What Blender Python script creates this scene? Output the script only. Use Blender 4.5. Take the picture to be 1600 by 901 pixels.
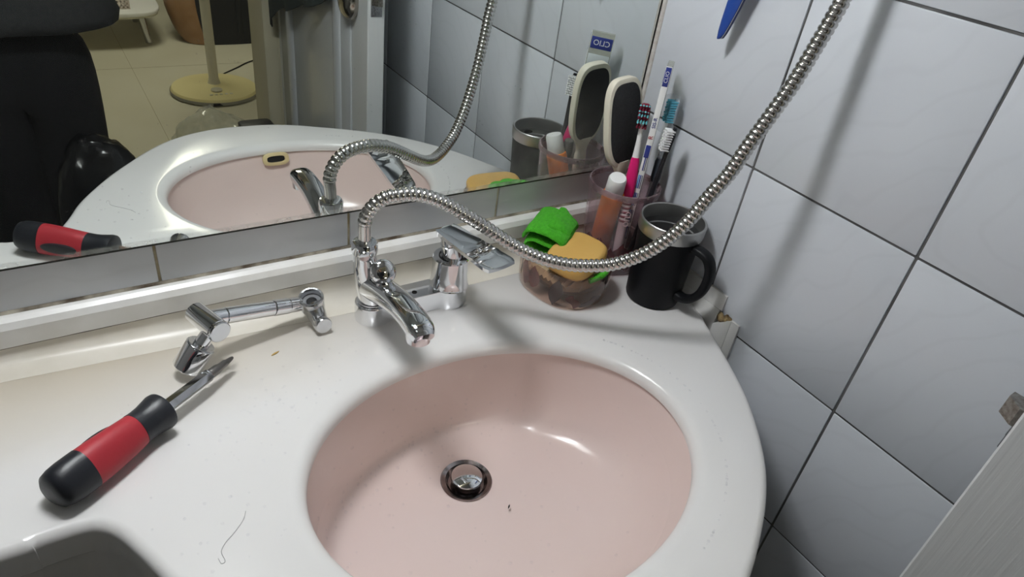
import bpy, bmesh, math, random
from mathutils import Vector, Matrix, noise
random.seed(7)
for o in list(bpy.data.objects): bpy.data.objects.remove(o)
SC = bpy.context.scene
COL = SC.collection

# ------------------------------------------------------------------ camera
cam_d = bpy.data.cameras.new('camera')
cam = bpy.data.objects.new('camera', cam_d); COL.objects.link(cam)
RX = Vector((0.8375808486, -0.5318135094, 0.1250308493))     # camera right
DN = Vector((-0.2162319521, -0.5328903019, -0.8180902573))   # camera down
FW = Vector((0.5016991777, 0.6581810673, -0.5613337846))     # viewing direction
CAMP = Vector((-0.6411, -0.6292, 0.4841))
cam.matrix_world = Matrix(((RX.x, -DN.x, -FW.x, CAMP.x), (RX.y, -DN.y, -FW.y, CAMP.y),
                           (RX.z, -DN.z, -FW.z, CAMP.z), (0, 0, 0, 1)))
cam_d.sensor_width = 36; cam_d.lens = 36 * 1069.47 / 1600
cam_d.clip_start = 0.01; cam_d.clip_end = 60
SC.camera = cam

# ------------------------------------------------------------------ world, light, exposure
wd = bpy.data.worlds.new('world'); SC.world = wd; wd.use_nodes = True
wd.node_tree.nodes['Background'].inputs[0].default_value = (0.55, 0.62, 0.7, 1)
wd.node_tree.nodes['Background'].inputs[1].default_value = 0.25
SC.view_settings.view_transform = 'Standard'
SC.view_settings.look = 'None'
SC.view_settings.gamma = 1.0
SC.view_settings.use_curve_mapping = False
SC.view_settings.exposure = -0.10
try:
    SC.cycles.transparent_max_bounces = 24
except Exception: pass
LAMP_STRENGTH = 90.0        # diffuser of the lamp over the mirror
FILL_STRENGTH = 1.2         # added fill panel under the bathroom ceiling
ROOM_STRENGTH = 17.0         # ceiling lamp of the room behind

# ------------------------------------------------------------------ helpers
MATS = {}
def lin(c): return tuple((x / 12.92 if x <= .04045 else ((x + .055) / 1.055) ** 2.4) for x in c)
def rgb(r, g, b): return lin((r / 255, g / 255, b / 255))

def mat(name, col, rough=.4, metal=0., trans=0., ior=1.45, spec=.5, coat=0., var=None, bump=None, emit=None, sheen=0., alpha=1.):
    """var=(scale, amount, second colour, detail)  bump=(scale, strength, detail)"""
    m = bpy.data.materials.new(name); m.use_nodes = True
    nt = m.node_tree; b = nt.nodes['Principled BSDF']
    b.inputs['Base Color'].default_value = (*col, 1)
    b.inputs['Roughness'].default_value = rough
    b.inputs['Metallic'].default_value = metal
    b.inputs['Transmission Weight'].default_value = trans
    b.inputs['IOR'].default_value = ior
    b.inputs['Specular IOR Level'].default_value = spec
    b.inputs['Coat Weight'].default_value = coat
    b.inputs['Sheen Weight'].default_value = sheen
    if emit:
        b.inputs['Emission Color'].default_value = (*emit[0], 1); b.inputs['Emission Strength'].default_value = emit[1]
    tc = nt.nodes.new('ShaderNodeTexCoord')
    if var:
        n = nt.nodes.new('ShaderNodeTexNoise'); n.inputs['Scale'].default_value = var[0]; n.inputs['Detail'].default_value = var[3] if len(var) > 3 else 4
        nt.links.new(tc.outputs['Object'], n.inputs['Vector'])
        r = nt.nodes.new('ShaderNodeValToRGB'); r.color_ramp.elements[0].position = .5 - .5 * (1 - var[1]) * .6; r.color_ramp.elements[1].position = .5 + .5 * (1 - var[1]) * .6 + .02
        r.color_ramp.elements[0].color = (*var[2], 1); r.color_ramp.elements[1].color = (*col, 1)
        nt.links.new(n.outputs['Fac'], r.inputs['Fac']); nt.links.new(r.outputs['Color'], b.inputs['Base Color'])
    if bump:
        n = nt.nodes.new('ShaderNodeTexNoise'); n.inputs['Scale'].default_value = bump[0]; n.inputs['Detail'].default_value = bump[2] if len(bump) > 2 else 3
        nt.links.new(tc.outputs['Object'], n.inputs['Vector'])
        bp = nt.nodes.new('ShaderNodeBump'); bp.inputs['Strength'].default_value = bump[1]; bp.inputs['Distance'].default_value = .002
        nt.links.new(n.outputs['Fac'], bp.inputs['Height']); nt.links.new(bp.outputs['Normal'], b.inputs['Normal'])
    MATS[name] = m
    return m

ROOTM = {}
def rootmat(p):
    while p is not None:
        if p.name in ROOTM: return ROOTM[p.name]
        p = p.parent
    return None

def obj(name, vf, m, parent=None, smooth=40, label=None, cat=None, group=None, kind=None, world=True):
    v, f = vf
    me = bpy.data.meshes.new(name)
    rm = rootmat(parent) if (parent is not None and world) else None
    if rm is not None:
        inv = rm.inverted(); v = [inv @ Vector(p) for p in v]
    me.from_pydata([tuple(p) for p in v], [], f); me.validate()
    if smooth is not None:
        me.polygons.foreach_set('use_smooth', [True] * len(me.polygons))
        me.set_sharp_from_angle(angle=math.radians(smooth))
    for mm in (m if isinstance(m, (list, tuple)) else [m]): me.materials.append(mm)
    fix_normals(me)
    o = bpy.data.objects.new(name, me); COL.objects.link(o)
    if parent is not None: o.parent = parent
    tag(o, label, cat, group, kind)
    return o

def fix_normals(me):
    bm = bmesh.new(); bm.from_mesh(me); bmesh.ops.recalc_face_normals(bm, faces=bm.faces); bm.to_mesh(me); bm.free()

def tag(o, label=None, cat=None, group=None, kind=None):
    if label: o['label'] = label
    if cat: o['category'] = cat
    if group: o['group'] = group
    if kind: o['kind'] = kind
    return o

def thing(name, label, cat, loc=(0, 0, 0), M=None, group=None):
    e = bpy.data.objects.new(name, None); COL.objects.link(e)
    e.empty_display_size = .02
    mm = M if M is not None else Matrix.Translation(Vector(loc))
    e.matrix_world = mm; ROOTM[e.name] = mm.copy()
    return tag(e, label, cat, group)

def join(*vfs):
    V, F = [], []
    for v, f in vfs:
        k = len(V); V += [tuple(p) for p in v]; F += [tuple(i + k for i in q) for q in f]
    return V, F

def xf(vf, M): return [M @ Vector(p) for p in vf[0]], vf[1]

def frame(z, x=None):
    z = Vector(z).normalized()
    x = Vector(x) if x is not None else (Vector((1, 0, 0)) if abs(z.x) < .9 else Vector((0, 1, 0)))
    x = (x - z * x.dot(z)).normalized(); y = z.cross(x)
    return Matrix(((x.x, y.x, z.x), (x.y, y.y, z.y), (x.z, y.z, z.z)))

def place(o, z=(0, 0, 1), x=None):
    M = frame(z, x).to_4x4(); M.translation = Vector(o); return M

def rings(rs, close=True, cap0=True, cap1=True):
    n = len(rs[0]); V = [p for r in rs for p in r]; F = []
    for i in range(len(rs) - 1):
        for j in range(n if close else n - 1):
            k = (j + 1) % n
            F.append((i * n + j, i * n + k, (i + 1) * n + k, (i + 1) * n + j))
    if cap0: F.append(tuple(range(n))[::-1])
    if cap1: F.append(tuple(range((len(rs) - 1) * n, len(rs) * n)))
    return V, F

def lathe(prof, seg=32, M=None, cap0=True, cap1=True):
    rs = [[(max(r, 1e-5) * math.cos(2 * math.pi * j / seg), max(r, 1e-5) * math.sin(2 * math.pi * j / seg), z) for j in range(seg)] for r, z in prof]
    vf = rings(rs, True, cap0, cap1)
    return xf(vf, M) if M is not None else vf

def cyl(a, b, r0, r1=None, seg=24, bev=0.):
    a, b = Vector(a), Vector(b); L = (b - a).length; r1 = r0 if r1 is None else r1
    pr = [(r0 - bev, 0), (r0, bev), (r1, L - bev), (r1 - bev, L)] if bev else [(r0, 0), (r1, L)]
    return lathe(pr, seg, place(a, b - a))

def catmull(P, n=8, closed=False):
    P = [Vector(p) for p in P]; out = []; N = len(P)
    for i in range(N if closed else N - 1):
        if closed: a, b, c, d = P[i - 1], P[i], P[(i + 1) % N], P[(i + 2) % N]
        else: b, c = P[i], P[i + 1]; a = P[i - 1] if i else b * 2 - c; d = P[i + 2] if i + 2 < N else c * 2 - b
        for k in range(n):
            t = k / n
            out.append(.5 * ((2 * b) + (c - a) * t + (2 * a - 5 * b + 4 * c - d) * t * t + (3 * b - a - 3 * c + d) * t ** 3))
    if not closed: out.append(P[-1])
    return out

def resample(P, step):
    out = [P[0].copy()]; acc = 0.
    for a, b in zip(P[:-1], P[1:]):
        d = (b - a).length
        if d < 1e-9: continue
        pos = step - acc
        while pos <= d: out.append(a.lerp(b, pos / d)); pos += step
        acc = (acc + d) % step if pos - d > 0 else 0
        acc = d - (pos - step)
    return out

def sweep(P, rad, seg=16, sec=None, up=(0, 0, 1), caps=True):
    """tube along P; rad: number, list or function of index; sec(t)->list of 2D points overrides the circle"""
    P = [Vector(p) for p in P]; n = len(P); rs = []
    t0 = (P[1] - P[0]).normalized(); u = Vector(up); x = (u - t0 * u.dot(t0))
    if x.length < 1e-4: x = Vector((1, 0, 0)) - t0 * t0.x
    x.normalize()
    for i in range(n):
        t = (P[min(i + 1, n - 1)] - P[max(i - 1, 0)]).normalized()
        x = (x - t * x.dot(t)).normalized(); y = t.cross(x)
        r = rad(i) if callable(rad) else (rad[i] if isinstance(rad, (list, tuple)) else rad)
        if sec: pts = [(a * r, b * r) for a, b in sec(i / (n - 1))]
        else: pts = [(r * math.cos(2 * math.pi * j / seg), r * math.sin(2 * math.pi * j / seg)) for j in range(seg)]
        rs.append([P[i] + x * a + y * b for a, b in pts])
    return rings(rs, True, caps, caps)

def bmvf(bm):
    bm.verts.ensure_lookup_table(); bm.verts.index_update()
    r = [v.co.copy() for v in bm.verts], [tuple(v.index for v in f.verts) for f in bm.faces]
    bm.free(); return r

def box(x0, x1, y0, y1, z0, z1, bev=0., seg=2):
    bm = bmesh.new(); bmesh.ops.create_cube(bm, size=1)
    for v in bm.verts: v.co = Vector(((x0 + x1) / 2 + v.co.x * (x1 - x0), (y0 + y1) / 2 + v.co.y * (y1 - y0), (z0 + z1) / 2 + v.co.z * (z1 - z0)))
    if bev: bmesh.ops.bevel(bm, geom=list(bm.edges), offset=bev, segments=seg, affect='EDGES', profile=.5)
    return bmvf(bm)

def cbox(c, s, bev=0., seg=2, M=None):
    vf = box(c[0] - s[0] / 2, c[0] + s[0] / 2, c[1] - s[1] / 2, c[1] + s[1] / 2, c[2] - s[2] / 2, c[2] + s[2] / 2, bev, seg)
    return xf(vf, M) if M is not None else vf

def sup(a, b, n, seg=48):
    o = []
    for j in range(seg):
        t = 2 * math.pi * j / seg; c, s = math.cos(t), math.sin(t)
        o.append((a * math.copysign(abs(c) ** (2 / n), c), b * math.copysign(abs(s) ** (2 / n), s)))
    return o

def prism(poly, z0, z1, bev=0., M=None, steps=3):
    """extruded outline with rounded edges; inset by scaling about the centroid"""
    cx = sum(p[0] for p in poly) / len(poly); cy = sum(p[1] for p in poly) / len(poly)
    R = max(math.hypot(p[0] - cx, p[1] - cy) for p in poly)
    rs = []
    def ring(ins, z): 
        k = (R - ins) / R
        return [(cx + (p[0] - cx) * k, cy + (p[1] - cy) * k, z) for p in poly]
    if bev:
        for i in range(steps + 1):
            a = math.pi / 2 * i / steps; rs.append(ring(bev * (1 - math.sin(a)), z0 + bev * (1 - math.cos(a))))
        for i in range(steps + 1):
            a = math.pi / 2 * i / steps; rs.append(ring(bev * (1 - math.cos(a)), z1 - bev * (1 - math.sin(a))))
    else: rs = [ring(0, z0), ring(0, z1)]
    vf = rings(rs)
    return xf(vf, M) if M is not None else vf

def extrude_profile(prof, axis, a, b):
    """prof: 2D points; axis 'x': (y,z) pairs swept x=a..b ; axis 'y': (x,z) pairs ; axis 'z': (x,y) pairs"""
    def p3(t, p): return {'x': (t, p[0], p[1]), 'y': (p[0], t, p[1]), 'z': (p[0], p[1], t)}[axis]
    return rings([[p3(a, p) for p in prof], [p3(b, p) for p in prof]])

def letters(name, text, size, M, m, parent, depth=.0003, align='CENTER', label=None):
    cu = bpy.data.curves.new(name, 'FONT'); cu.body = text; cu.size = size; cu.extrude = depth
    cu.align_x = align; cu.align_y = 'CENTER'; cu.resolution_u = 3
    t = bpy.data.objects.new(name, cu); COL.objects.link(t)
    bpy.context.view_layer.update()
    dg = bpy.context.evaluated_depsgraph_get()
    me = bpy.data.meshes.new_from_object(t.evaluated_get(dg))
    v = [M @ p.co for p in me.vertices]; f = [tuple(p.vertices) for p in me.polygons]
    bpy.data.objects.remove(t); bpy.data.meshes.remove(me)
    return obj(name, (v, f), m, parent, smooth=None, label=label)

def subdiv(o, n=1):
    md = o.modifiers.new('subdivision', 'SUBSURF'); md.levels = n; md.render_levels = n

def dup(root, M, label=None, group=None):
    r = root.copy(); COL.objects.link(r); r.matrix_world = M; ROOTM[r.name] = M.copy()
    if label: r['label'] = label
    if group: r['group'] = group
    for ch in list(root.children):
        c = ch.copy(); COL.objects.link(c); c.parent = r
        for g in list(ch.children):
            d = g.copy(); COL.objects.link(d); d.parent = c
    return r

# ------------------------------------------------------------------ materials
white_tile = mat('white_tile', rgb(212, 216, 222), .22, spec=.45, var=(7, .25, rgb(207, 211, 217)), bump=(16, .12))
back_tile = mat('back_tile', rgb(208, 211, 214), .2, var=(9, .25, rgb(200, 203, 207)), bump=(14, .15))
grout = mat('grout', rgb(112, 112, 112), .9, var=(9, .3, rgb(40, 39, 38), 5))
back_grout = mat('back_grout', rgb(200, 193, 172), .9, var=(60, .4, rgb(150, 138, 108)))
mould = mat('mould', rgb(176, 170, 154), .8, var=(34, .55, rgb(70, 58, 44), 6))
counter_m = mat('counter_m', rgb(229, 228, 227), .2, coat=.15, var=(3, .15, rgb(226, 224, 222)))
cream_splash = mat('cream_splash', rgb(224, 220, 210), .3, var=(22, .3, rgb(212, 206, 193)))
pink_m = mat('pink_m', rgb(226, 208, 203), .2, coat=.15, var=(6, .2, rgb(223, 204, 198)))
pvc = mat('pvc', rgb(233, 233, 231), .3, var=(26, .3, rgb(220, 219, 214)))
chrome = mat('chrome', (.78, .79, .81), .06, metal=1.)
chrome_dull = mat('chrome_dull', (.62, .63, .65), .2, metal=1., bump=(180, .12))
steel_hose = mat('steel_hose', (.60, .59, .57), .2, metal=1.)
steel_dark = mat('steel_dark', (.2, .19, .18), .4, metal=1.)
steel_mug = mat('steel_mug', (.48, .48, .47), .38, metal=1.)
drain_m = mat('drain_m', (.40, .36, .36), .13, metal=1., var=(60, .4, (.2, .18, .18)))
black_rubber = mat('black_rubber', rgb(30, 32, 38), .42, bump=(240, .08))
black_hole = mat('black_hole', (.006, .006, .006), .7)
red_plastic = mat('red_plastic', rgb(166, 42, 52), .45, bump=(200, .06))
black_enamel = mat('black_enamel', rgb(17, 18, 21), .45, spec=.2, bump=(300, .05))
mug_inside = mat('mug_inside', (.30, .30, .30), .35, metal=.9)
green_cloth = mat('green_cloth', rgb(78, 186, 36), .95, var=(300, .2, rgb(58, 158, 24)), bump=(900, .9), sheen=.05)
soap_m = mat('soap_m', rgb(212, 172, 98), .42, var=(20, .3, rgb(202, 160, 86)))
sponge_m = mat('sponge_m', rgb(186, 168, 138), .9, bump=(300, .4))
cream_plastic = mat('cream_plastic', rgb(226, 221, 203), .4)
abrasive = mat('abrasive', rgb(38, 38, 40), .95, var=(420, .2, rgb(52, 52, 54)), bump=(900, .8))
orange_m = mat('orange_m', rgb(248, 136, 24), .38)
white_plastic = mat('white_plastic', rgb(236, 236, 234), .35)
pink_plastic = mat('pink_plastic', rgb(212, 32, 110), .3)
dark_red = mat('dark_red', rgb(128, 26, 52), .35)
teal_bristle = mat('teal_bristle', rgb(116, 198, 204), .6)
blue_bristle = mat('blue_bristle', rgb(84, 186, 212), .6)
white_bristle = mat('white_bristle', rgb(238, 238, 238), .6)
black_plastic = mat('black_plastic', rgb(24, 25, 30), .4)
navy_print = mat('navy_print', rgb(52, 64, 142), .4)
blue_print = mat('blue_print', rgb(70, 150, 215), .5)
red_print = mat('red_print', rgb(176, 50, 70), .5)
grey_print = mat('grey_print', rgb(120, 122, 130), .5)
light_print = mat('light_print', rgb(215, 190, 195), .5)
blue_plastic = mat('blue_plastic', rgb(38, 72, 150), .35)
petal_m = mat('petal_m', rgb(120, 66, 62), .6, var=(60, .4, rgb(70, 34, 36)))
door_m = mat('door_m', rgb(205, 207, 208), .35)
jamb_m = mat('jamb_m', rgb(205, 198, 172), .45)
lamp_shell = mat('lamp_shell', rgb(225, 225, 225), .4)
floor_m = mat('floor_m', rgb(214, 210, 190), .35, var=(5, .2, rgb(208, 203, 180)))
bath_floor = mat('bath_floor', rgb(150, 152, 155), .4, var=(9, .3, rgb(140, 142, 146)))
wall_paper = mat('wall_paper', rgb(222, 216, 198), .8)
plain_white = mat('plain_white', rgb(178, 178, 176), .7)
fan_cream = mat('fan_cream', rgb(232, 220, 164), .35)
fan_pole = mat('fan_pole', rgb(212, 208, 190), .3)
tan_m = mat('tan_m', rgb(164, 128, 92), .5, var=(12, .4, rgb(142, 106, 70)))
dark_bag = mat('dark_bag', rgb(24, 25, 28), .6)
glossy_bag = mat('glossy_bag', rgb(16, 17, 20), .22, bump=(30, .6))
jacket_m = mat('jacket_m', rgb(50, 51, 52), .9, var=(140, .2, rgb(42, 43, 44)), bump=(260, .3))
trouser_m = mat('trouser_m', rgb(17, 18, 21), .95, bump=(260, .3))
skin_m = mat('skin_m', rgb(214, 170, 142), .5)
hair_m = mat('hair_m', rgb(20, 17, 16), .45)
cord_m = mat('cord_m', rgb(30, 30, 30), .5)
caulk_m = mat('caulk_m', rgb(212, 208, 203), .8, var=(160, .5, rgb(192, 185, 176)))
foam_m = mat('foam_m', rgb(172, 150, 108), .9, var=(120, .6, rgb(70, 52, 36)))
leaf_m = mat('leaf_m', rgb(170, 140, 80), .8)
rubber_grey = mat('rubber_grey', rgb(120, 122, 125), .6)

def glassy(name, tint, rough=.03, ior=1.49, haze=0., crumple=0.):
    """clear plastic: tinted see-through with a real Fresnel reflection"""
    m = bpy.data.materials.new(name); m.use_nodes = True; nt = m.node_tree; nt.nodes.clear()
    out = nt.nodes.new('ShaderNodeOutputMaterial'); mx = nt.nodes.new('ShaderNodeMixShader')
    tr = nt.nodes.new('ShaderNodeBsdfTransparent'); gl = nt.nodes.new('ShaderNodeBsdfGlossy'); fr = nt.nodes.new('ShaderNodeFresnel')
    tr.inputs['Color'].default_value = (*tint, 1); gl.inputs['Roughness'].default_value = rough; fr.inputs['IOR'].default_value = ior
    gl.inputs['Color'].default_value = (.9, .9, .9, 1)
    ge = nt.nodes.new('ShaderNodeNewGeometry'); sb = nt.nodes.new('ShaderNodeMath'); sb.operation = 'SUBTRACT'; sb.inputs[0].default_value = 1
    mf = nt.nodes.new('ShaderNodeMath'); mf.operation = 'MULTIPLY'
    nt.links.new(ge.outputs['Backfacing'], sb.inputs[1]); nt.links.new(sb.outputs[0], mf.inputs[0]); nt.links.new(fr.outputs[0], mf.inputs[1])
    nt.links.new(mf.outputs[0], mx.inputs[0]); nt.links.new(tr.outputs[0], mx.inputs[1]); nt.links.new(gl.outputs[0], mx.inputs[2])
    last = mx
    if crumple:
        tb = nt.nodes.new('ShaderNodeTexCoord'); vb = nt.nodes.new('ShaderNodeTexVoronoi'); vb.inputs['Scale'].default_value = crumple; bb = nt.nodes.new('ShaderNodeBump'); bb.inputs['Strength'].default_value = 1; bb.inputs['Distance'].default_value = .03
        nt.links.new(tb.outputs['Object'], vb.inputs['Vector']); nt.links.new(vb.outputs['Distance'], bb.inputs['Height']); nt.links.new(bb.outputs['Normal'], gl.inputs['Normal']); nt.links.new(bb.outputs['Normal'], fr.inputs['Normal'])
    if haze:
        df = nt.nodes.new('ShaderNodeBsdfDiffuse'); df.inputs['Color'].default_value = (*[min(1, t * 1.0) for t in tint], 1)
        m2 = nt.nodes.new('ShaderNodeMixShader')
        tc = nt.nodes.new('ShaderNodeTexCoord'); n = nt.nodes.new('ShaderNodeTexNoise'); n.inputs['Scale'].default_value = 45; n.inputs['Detail'].default_value = 5
        mr = nt.nodes.new('ShaderNodeMapRange'); mr.inputs[1].default_value = .3; mr.inputs[2].default_value = .7; mr.inputs[3].default_value = haze * .5; mr.inputs[4].default_value = haze * 1.5
        nt.links.new(tc.outputs['Object'], n.inputs['Vector']); nt.links.new(n.outputs['Fac'], mr.inputs[0]); nt.links.new(mr.outputs[0], m2.inputs[0])
        nt.links.new(mx.outputs[0], m2.inputs[1]); nt.links.new(df.outputs[0], m2.inputs[2]); last = m2
    nt.links.new(last.outputs[0], out.inputs[0]); MATS[name] = m
    return m
dish_clear = glassy('dish_clear', (.87, .78, .73), .04, haze=.05)
cup_clear = glassy('cup_clear', (.89, .81, .83), .05, haze=.07)
clear_cover = glassy('clear_cover', (.96, .97, .98), .05, haze=.03)
clear_film = glassy('clear_film', (.90, .90, .86), .08, haze=.06)
water_m = glassy('water_m', (.97, .97, .98), .12, 1.7)

def mirror_material():
    m = bpy.data.materials.new('mirror_glass'); m.use_nodes = True; nt = m.node_tree
    b = nt.nodes['Principled BSDF']; b.inputs['Metallic'].default_value = 1; b.inputs['Base Color'].default_value = (.80, .84, .815, 1); b.inputs['Roughness'].default_value = .0
    out = nt.nodes['Material Output']
    df = nt.nodes.new('ShaderNodeBsdfDiffuse'); df.inputs['Color'].default_value = (.62, .64, .60, 1)
    tc = nt.nodes.new('ShaderNodeTexCoord'); sp = nt.nodes.new('ShaderNodeSeparateXYZ'); nt.links.new(tc.outputs['Object'], sp.inputs[0])
    # water-scale film that thickens towards the lower edge at the soap end of the mirror
    mz = nt.nodes.new('ShaderNodeMapRange'); mz.inputs[1].default_value = .24 - .112; mz.inputs[2].default_value = .115 - .112; mz.inputs[3].default_value = 0; mz.inputs[4].default_value = 1
    mxx = nt.nodes.new('ShaderNodeMapRange'); mxx.inputs[1].default_value = -.30 + .66; mxx.inputs[2].default_value = -.10 + .66; mxx.inputs[3].default_value = 0; mxx.inputs[4].default_value = 1
    nt.links.new(sp.outputs['Z'], mz.inputs[0]); nt.links.new(sp.outputs['X'], mxx.inputs[0])
    n = nt.nodes.new('ShaderNodeTexNoise'); n.inputs['Scale'].default_value = 60; n.inputs['Detail'].default_value = 6; nt.links.new(tc.outputs['Object'], n.inputs['Vector'])
    a = nt.nodes.new('ShaderNodeMath'); a.operation = 'MULTIPLY'; nt.links.new(mz.outputs[0], a.inputs[0]); nt.links.new(mxx.outputs[0], a.inputs[1])
    c = nt.nodes.new('ShaderNodeMath'); c.operation = 'MULTIPLY'; nt.links.new(a.outputs[0], c.inputs[0]); nt.links.new(n.outputs['Fac'], c.inputs[1])
    d0 = nt.nodes.new('ShaderNodeMath'); d0.operation = 'MULTIPLY_ADD'; d0.inputs[1].default_value = .55; d0.inputs[2].default_value = .012; nt.links.new(c.outputs[0], d0.inputs[0])
    me_ = nt.nodes.new('ShaderNodeMapRange'); me_.inputs[1].default_value = .0065; me_.inputs[2].default_value = .0045; me_.inputs[3].default_value = 0; me_.inputs[4].default_value = .55; nt.links.new(sp.outputs['Z'], me_.inputs[0])
    m3 = nt.nodes.new('ShaderNodeMath'); m3.operation = 'MULTIPLY'; nt.links.new(me_.outputs[0], m3.inputs[0]); nt.links.new(n.outputs['Fac'], m3.inputs[1])
    d = nt.nodes.new('ShaderNodeMath'); d.operation = 'ADD'; nt.links.new(d0.outputs[0], d.inputs[0]); nt.links.new(m3.outputs[0], d.inputs[1])
    mx = nt.nodes.new('ShaderNodeMixShader'); nt.links.new(d.outputs[0], mx.inputs[0]); nt.links.new(b.outputs[0], mx.inputs[1]); nt.links.new(df.outputs[0], mx.inputs[2])
    nt.links.new(mx.outputs[0], out.inputs[0]); MATS['mirror_glass'] = m
    return m
mirror_glass = mirror_material()

def tile_marble(m):
    """faint swirling veins and a slight tone change from tile to tile"""
    nt = m.node_tree; b = nt.nodes['Principled BSDF']
    oi = nt.nodes.new('ShaderNodeObjectInfo'); src = b.inputs['Base Color'].links[0].from_socket
    tc = nt.nodes.new('ShaderNodeTexCoord'); w = nt.nodes.new('ShaderNodeTexWave'); w.wave_type = 'RINGS'; w.inputs['Scale'].default_value = 9; w.inputs['Distortion'].default_value = 9; w.inputs['Detail'].default_value = 2
    ad = nt.nodes.new('ShaderNodeVectorMath'); ad.operation = 'ADD'; nt.links.new(tc.outputs['Object'], ad.inputs[0])
    cb = nt.nodes.new('ShaderNodeCombineXYZ')
    for k in range(3): nt.links.new(oi.outputs['Random'], cb.inputs[k])
    nt.links.new(cb.outputs[0], ad.inputs[1]); nt.links.new(ad.outputs[0], w.inputs['Vector'])
    mr = nt.nodes.new('ShaderNodeMapRange'); mr.inputs[1].default_value = .0; mr.inputs[2].default_value = .12; mr.inputs[3].default_value = .975; mr.inputs[4].default_value = 1.0
    nt.links.new(w.outputs['Fac'], mr.inputs[0])
    m2 = nt.nodes.new('ShaderNodeMapRange'); m2.inputs[3].default_value = .97; m2.inputs[4].default_value = 1.03; nt.links.new(oi.outputs['Random'], m2.inputs[0])
    mu = nt.nodes.new('ShaderNodeMath'); mu.operation = 'MULTIPLY'; nt.links.new(mr.outputs[0], mu.inputs[0]); nt.links.new(m2.outputs[0], mu.inputs[1])
    mx = nt.nodes.new('ShaderNodeVectorMath'); mx.operation = 'SCALE'; nt.links.new(src, mx.inputs[0]); nt.links.new(mu.outputs[0], mx.inputs['Scale'])
    nt.links.new(mx.outputs[0], b.inputs['Base Color'])
tile_marble(white_tile); tile_marble(back_tile)
def yellowed(m, p, radius, col):
    """old yellow staining of the plastic, spreading from the point p (local to the counter) over radius"""
    nt = m.node_tree; b = nt.nodes['Principled BSDF']; src = b.inputs['Base Color'].links[0].from_socket
    tc = nt.nodes.new('ShaderNodeTexCoord'); mp = nt.nodes.new('ShaderNodeMapping'); mp.inputs['Location'].default_value = [-a / r for a, r in zip(p, radius)]; mp.inputs['Scale'].default_value = [1 / r for r in radius]
    ln = nt.nodes.new('ShaderNodeVectorMath'); ln.operation = 'LENGTH'; n = nt.nodes.new('ShaderNodeTexNoise'); n.inputs['Scale'].default_value = 9; n.inputs['Detail'].default_value = 4
    nt.links.new(tc.outputs['Object'], mp.inputs[0]); nt.links.new(mp.outputs[0], ln.inputs[0]); nt.links.new(tc.outputs['Object'], n.inputs['Vector'])
    ad = nt.nodes.new('ShaderNodeMath'); ad.operation = 'MULTIPLY_ADD'; ad.inputs[1].default_value = .5; nt.links.new(n.outputs['Fac'], ad.inputs[0]); nt.links.new(ln.outputs['Value'], ad.inputs[2])
    mr = nt.nodes.new('ShaderNodeMapRange'); mr.inputs[1].default_value = 1.25; mr.inputs[2].default_value = .35; mr.inputs[3].default_value = 0; mr.inputs[4].default_value = 1; nt.links.new(ad.outputs[0], mr.inputs[0])
    mx = nt.nodes.new('ShaderNodeMixRGB'); mx.inputs[2].default_value = (*col, 1); nt.links.new(mr.outputs[0], mx.inputs[0]); nt.links.new(src, mx.inputs[1]); nt.links.new(mx.outputs[0], b.inputs['Base Color'])
yellowed(counter_m, (-.33, .27, 0), (.36, .14, .5), rgb(226, 216, 198))

def grain(m, axis, scale=260, strength=.35):
    nt = m.node_tree; b = nt.nodes['Principled BSDF']; tc = nt.nodes.new('ShaderNodeTexCoord'); mp = nt.nodes.new('ShaderNodeMapping')
    s = [scale] * 3; s[axis] = scale * .03; mp.inputs['Scale'].default_value = s
    n = nt.nodes.new('ShaderNodeTexNoise'); n.inputs['Scale'].default_value = 1; n.inputs['Detail'].default_value = 4
    nt.links.new(tc.outputs['Object'], mp.inputs[0]); nt.links.new(mp.outputs[0], n.inputs['Vector'])
    bp = nt.nodes.new('ShaderNodeBump'); bp.inputs['Strength'].default_value = strength; bp.inputs['Distance'].default_value = .001
    nt.links.new(n.outputs['Fac'], bp.inputs['Height']); nt.links.new(bp.outputs['Normal'], b.inputs['Normal'])
grain(door_m, 2)

# ================================================================== STRUCTURE
S = 'structure'
FLOORZ = -.85; ROOMZ = -.80; CEIL = 1.45; FRONTY = -1.22
ZH = .1967; YV = -.1953; PT = .1995
# right wall: grout bed with tiles standing 1.5 mm proud
wr = obj('wall_right', box(.0015, .10, FRONTY, .10, FLOORZ, CEIL), grout, kind=S, label='right wall of white square tiles with dark joints')
full = None
for r in range(-6, 7):
    z1 = ZH + PT * r; z0 = z1 - PT
    if z0 > CEIL or z1 < FLOORZ: continue
    z0c, z1c = max(z0, FLOORZ), min(z1, CEIL)
    for cidx in range(0, 7):
        y1 = YV - PT * (cidx - 1); y0 = y1 - PT
        if y0 > .004 or y1 < FRONTY: continue
        y0c, y1c = max(y0, FRONTY), min(y1, .003)
        whole = abs((y1c - y0c) - PT) < 1e-6 and abs((z1c - z0c) - PT) < 1e-6
        g = .0012
        cy, cz = (y0c + y1c) / 2, (z0c + z1c) / 2
        if whole and full is not None: o = bpy.data.objects.new('tile', full); COL.objects.link(o); o.parent = wr
        else:
            sy, sz = (y1c - y0c) / 2 - g, (z1c - z0c) / 2 - g
            o = obj('tile', cbox((.0045, 0, 0), (.009, sy * 2, sz * 2), .0014, 2), white_tile, wr, smooth=30)
            if whole: full = o.data
        o.location = (random.uniform(-.0003, .0003), cy, cz); o.rotation_euler = (0, random.uniform(-.0015, .0015), random.uniform(-.0015, .0015))
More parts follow.
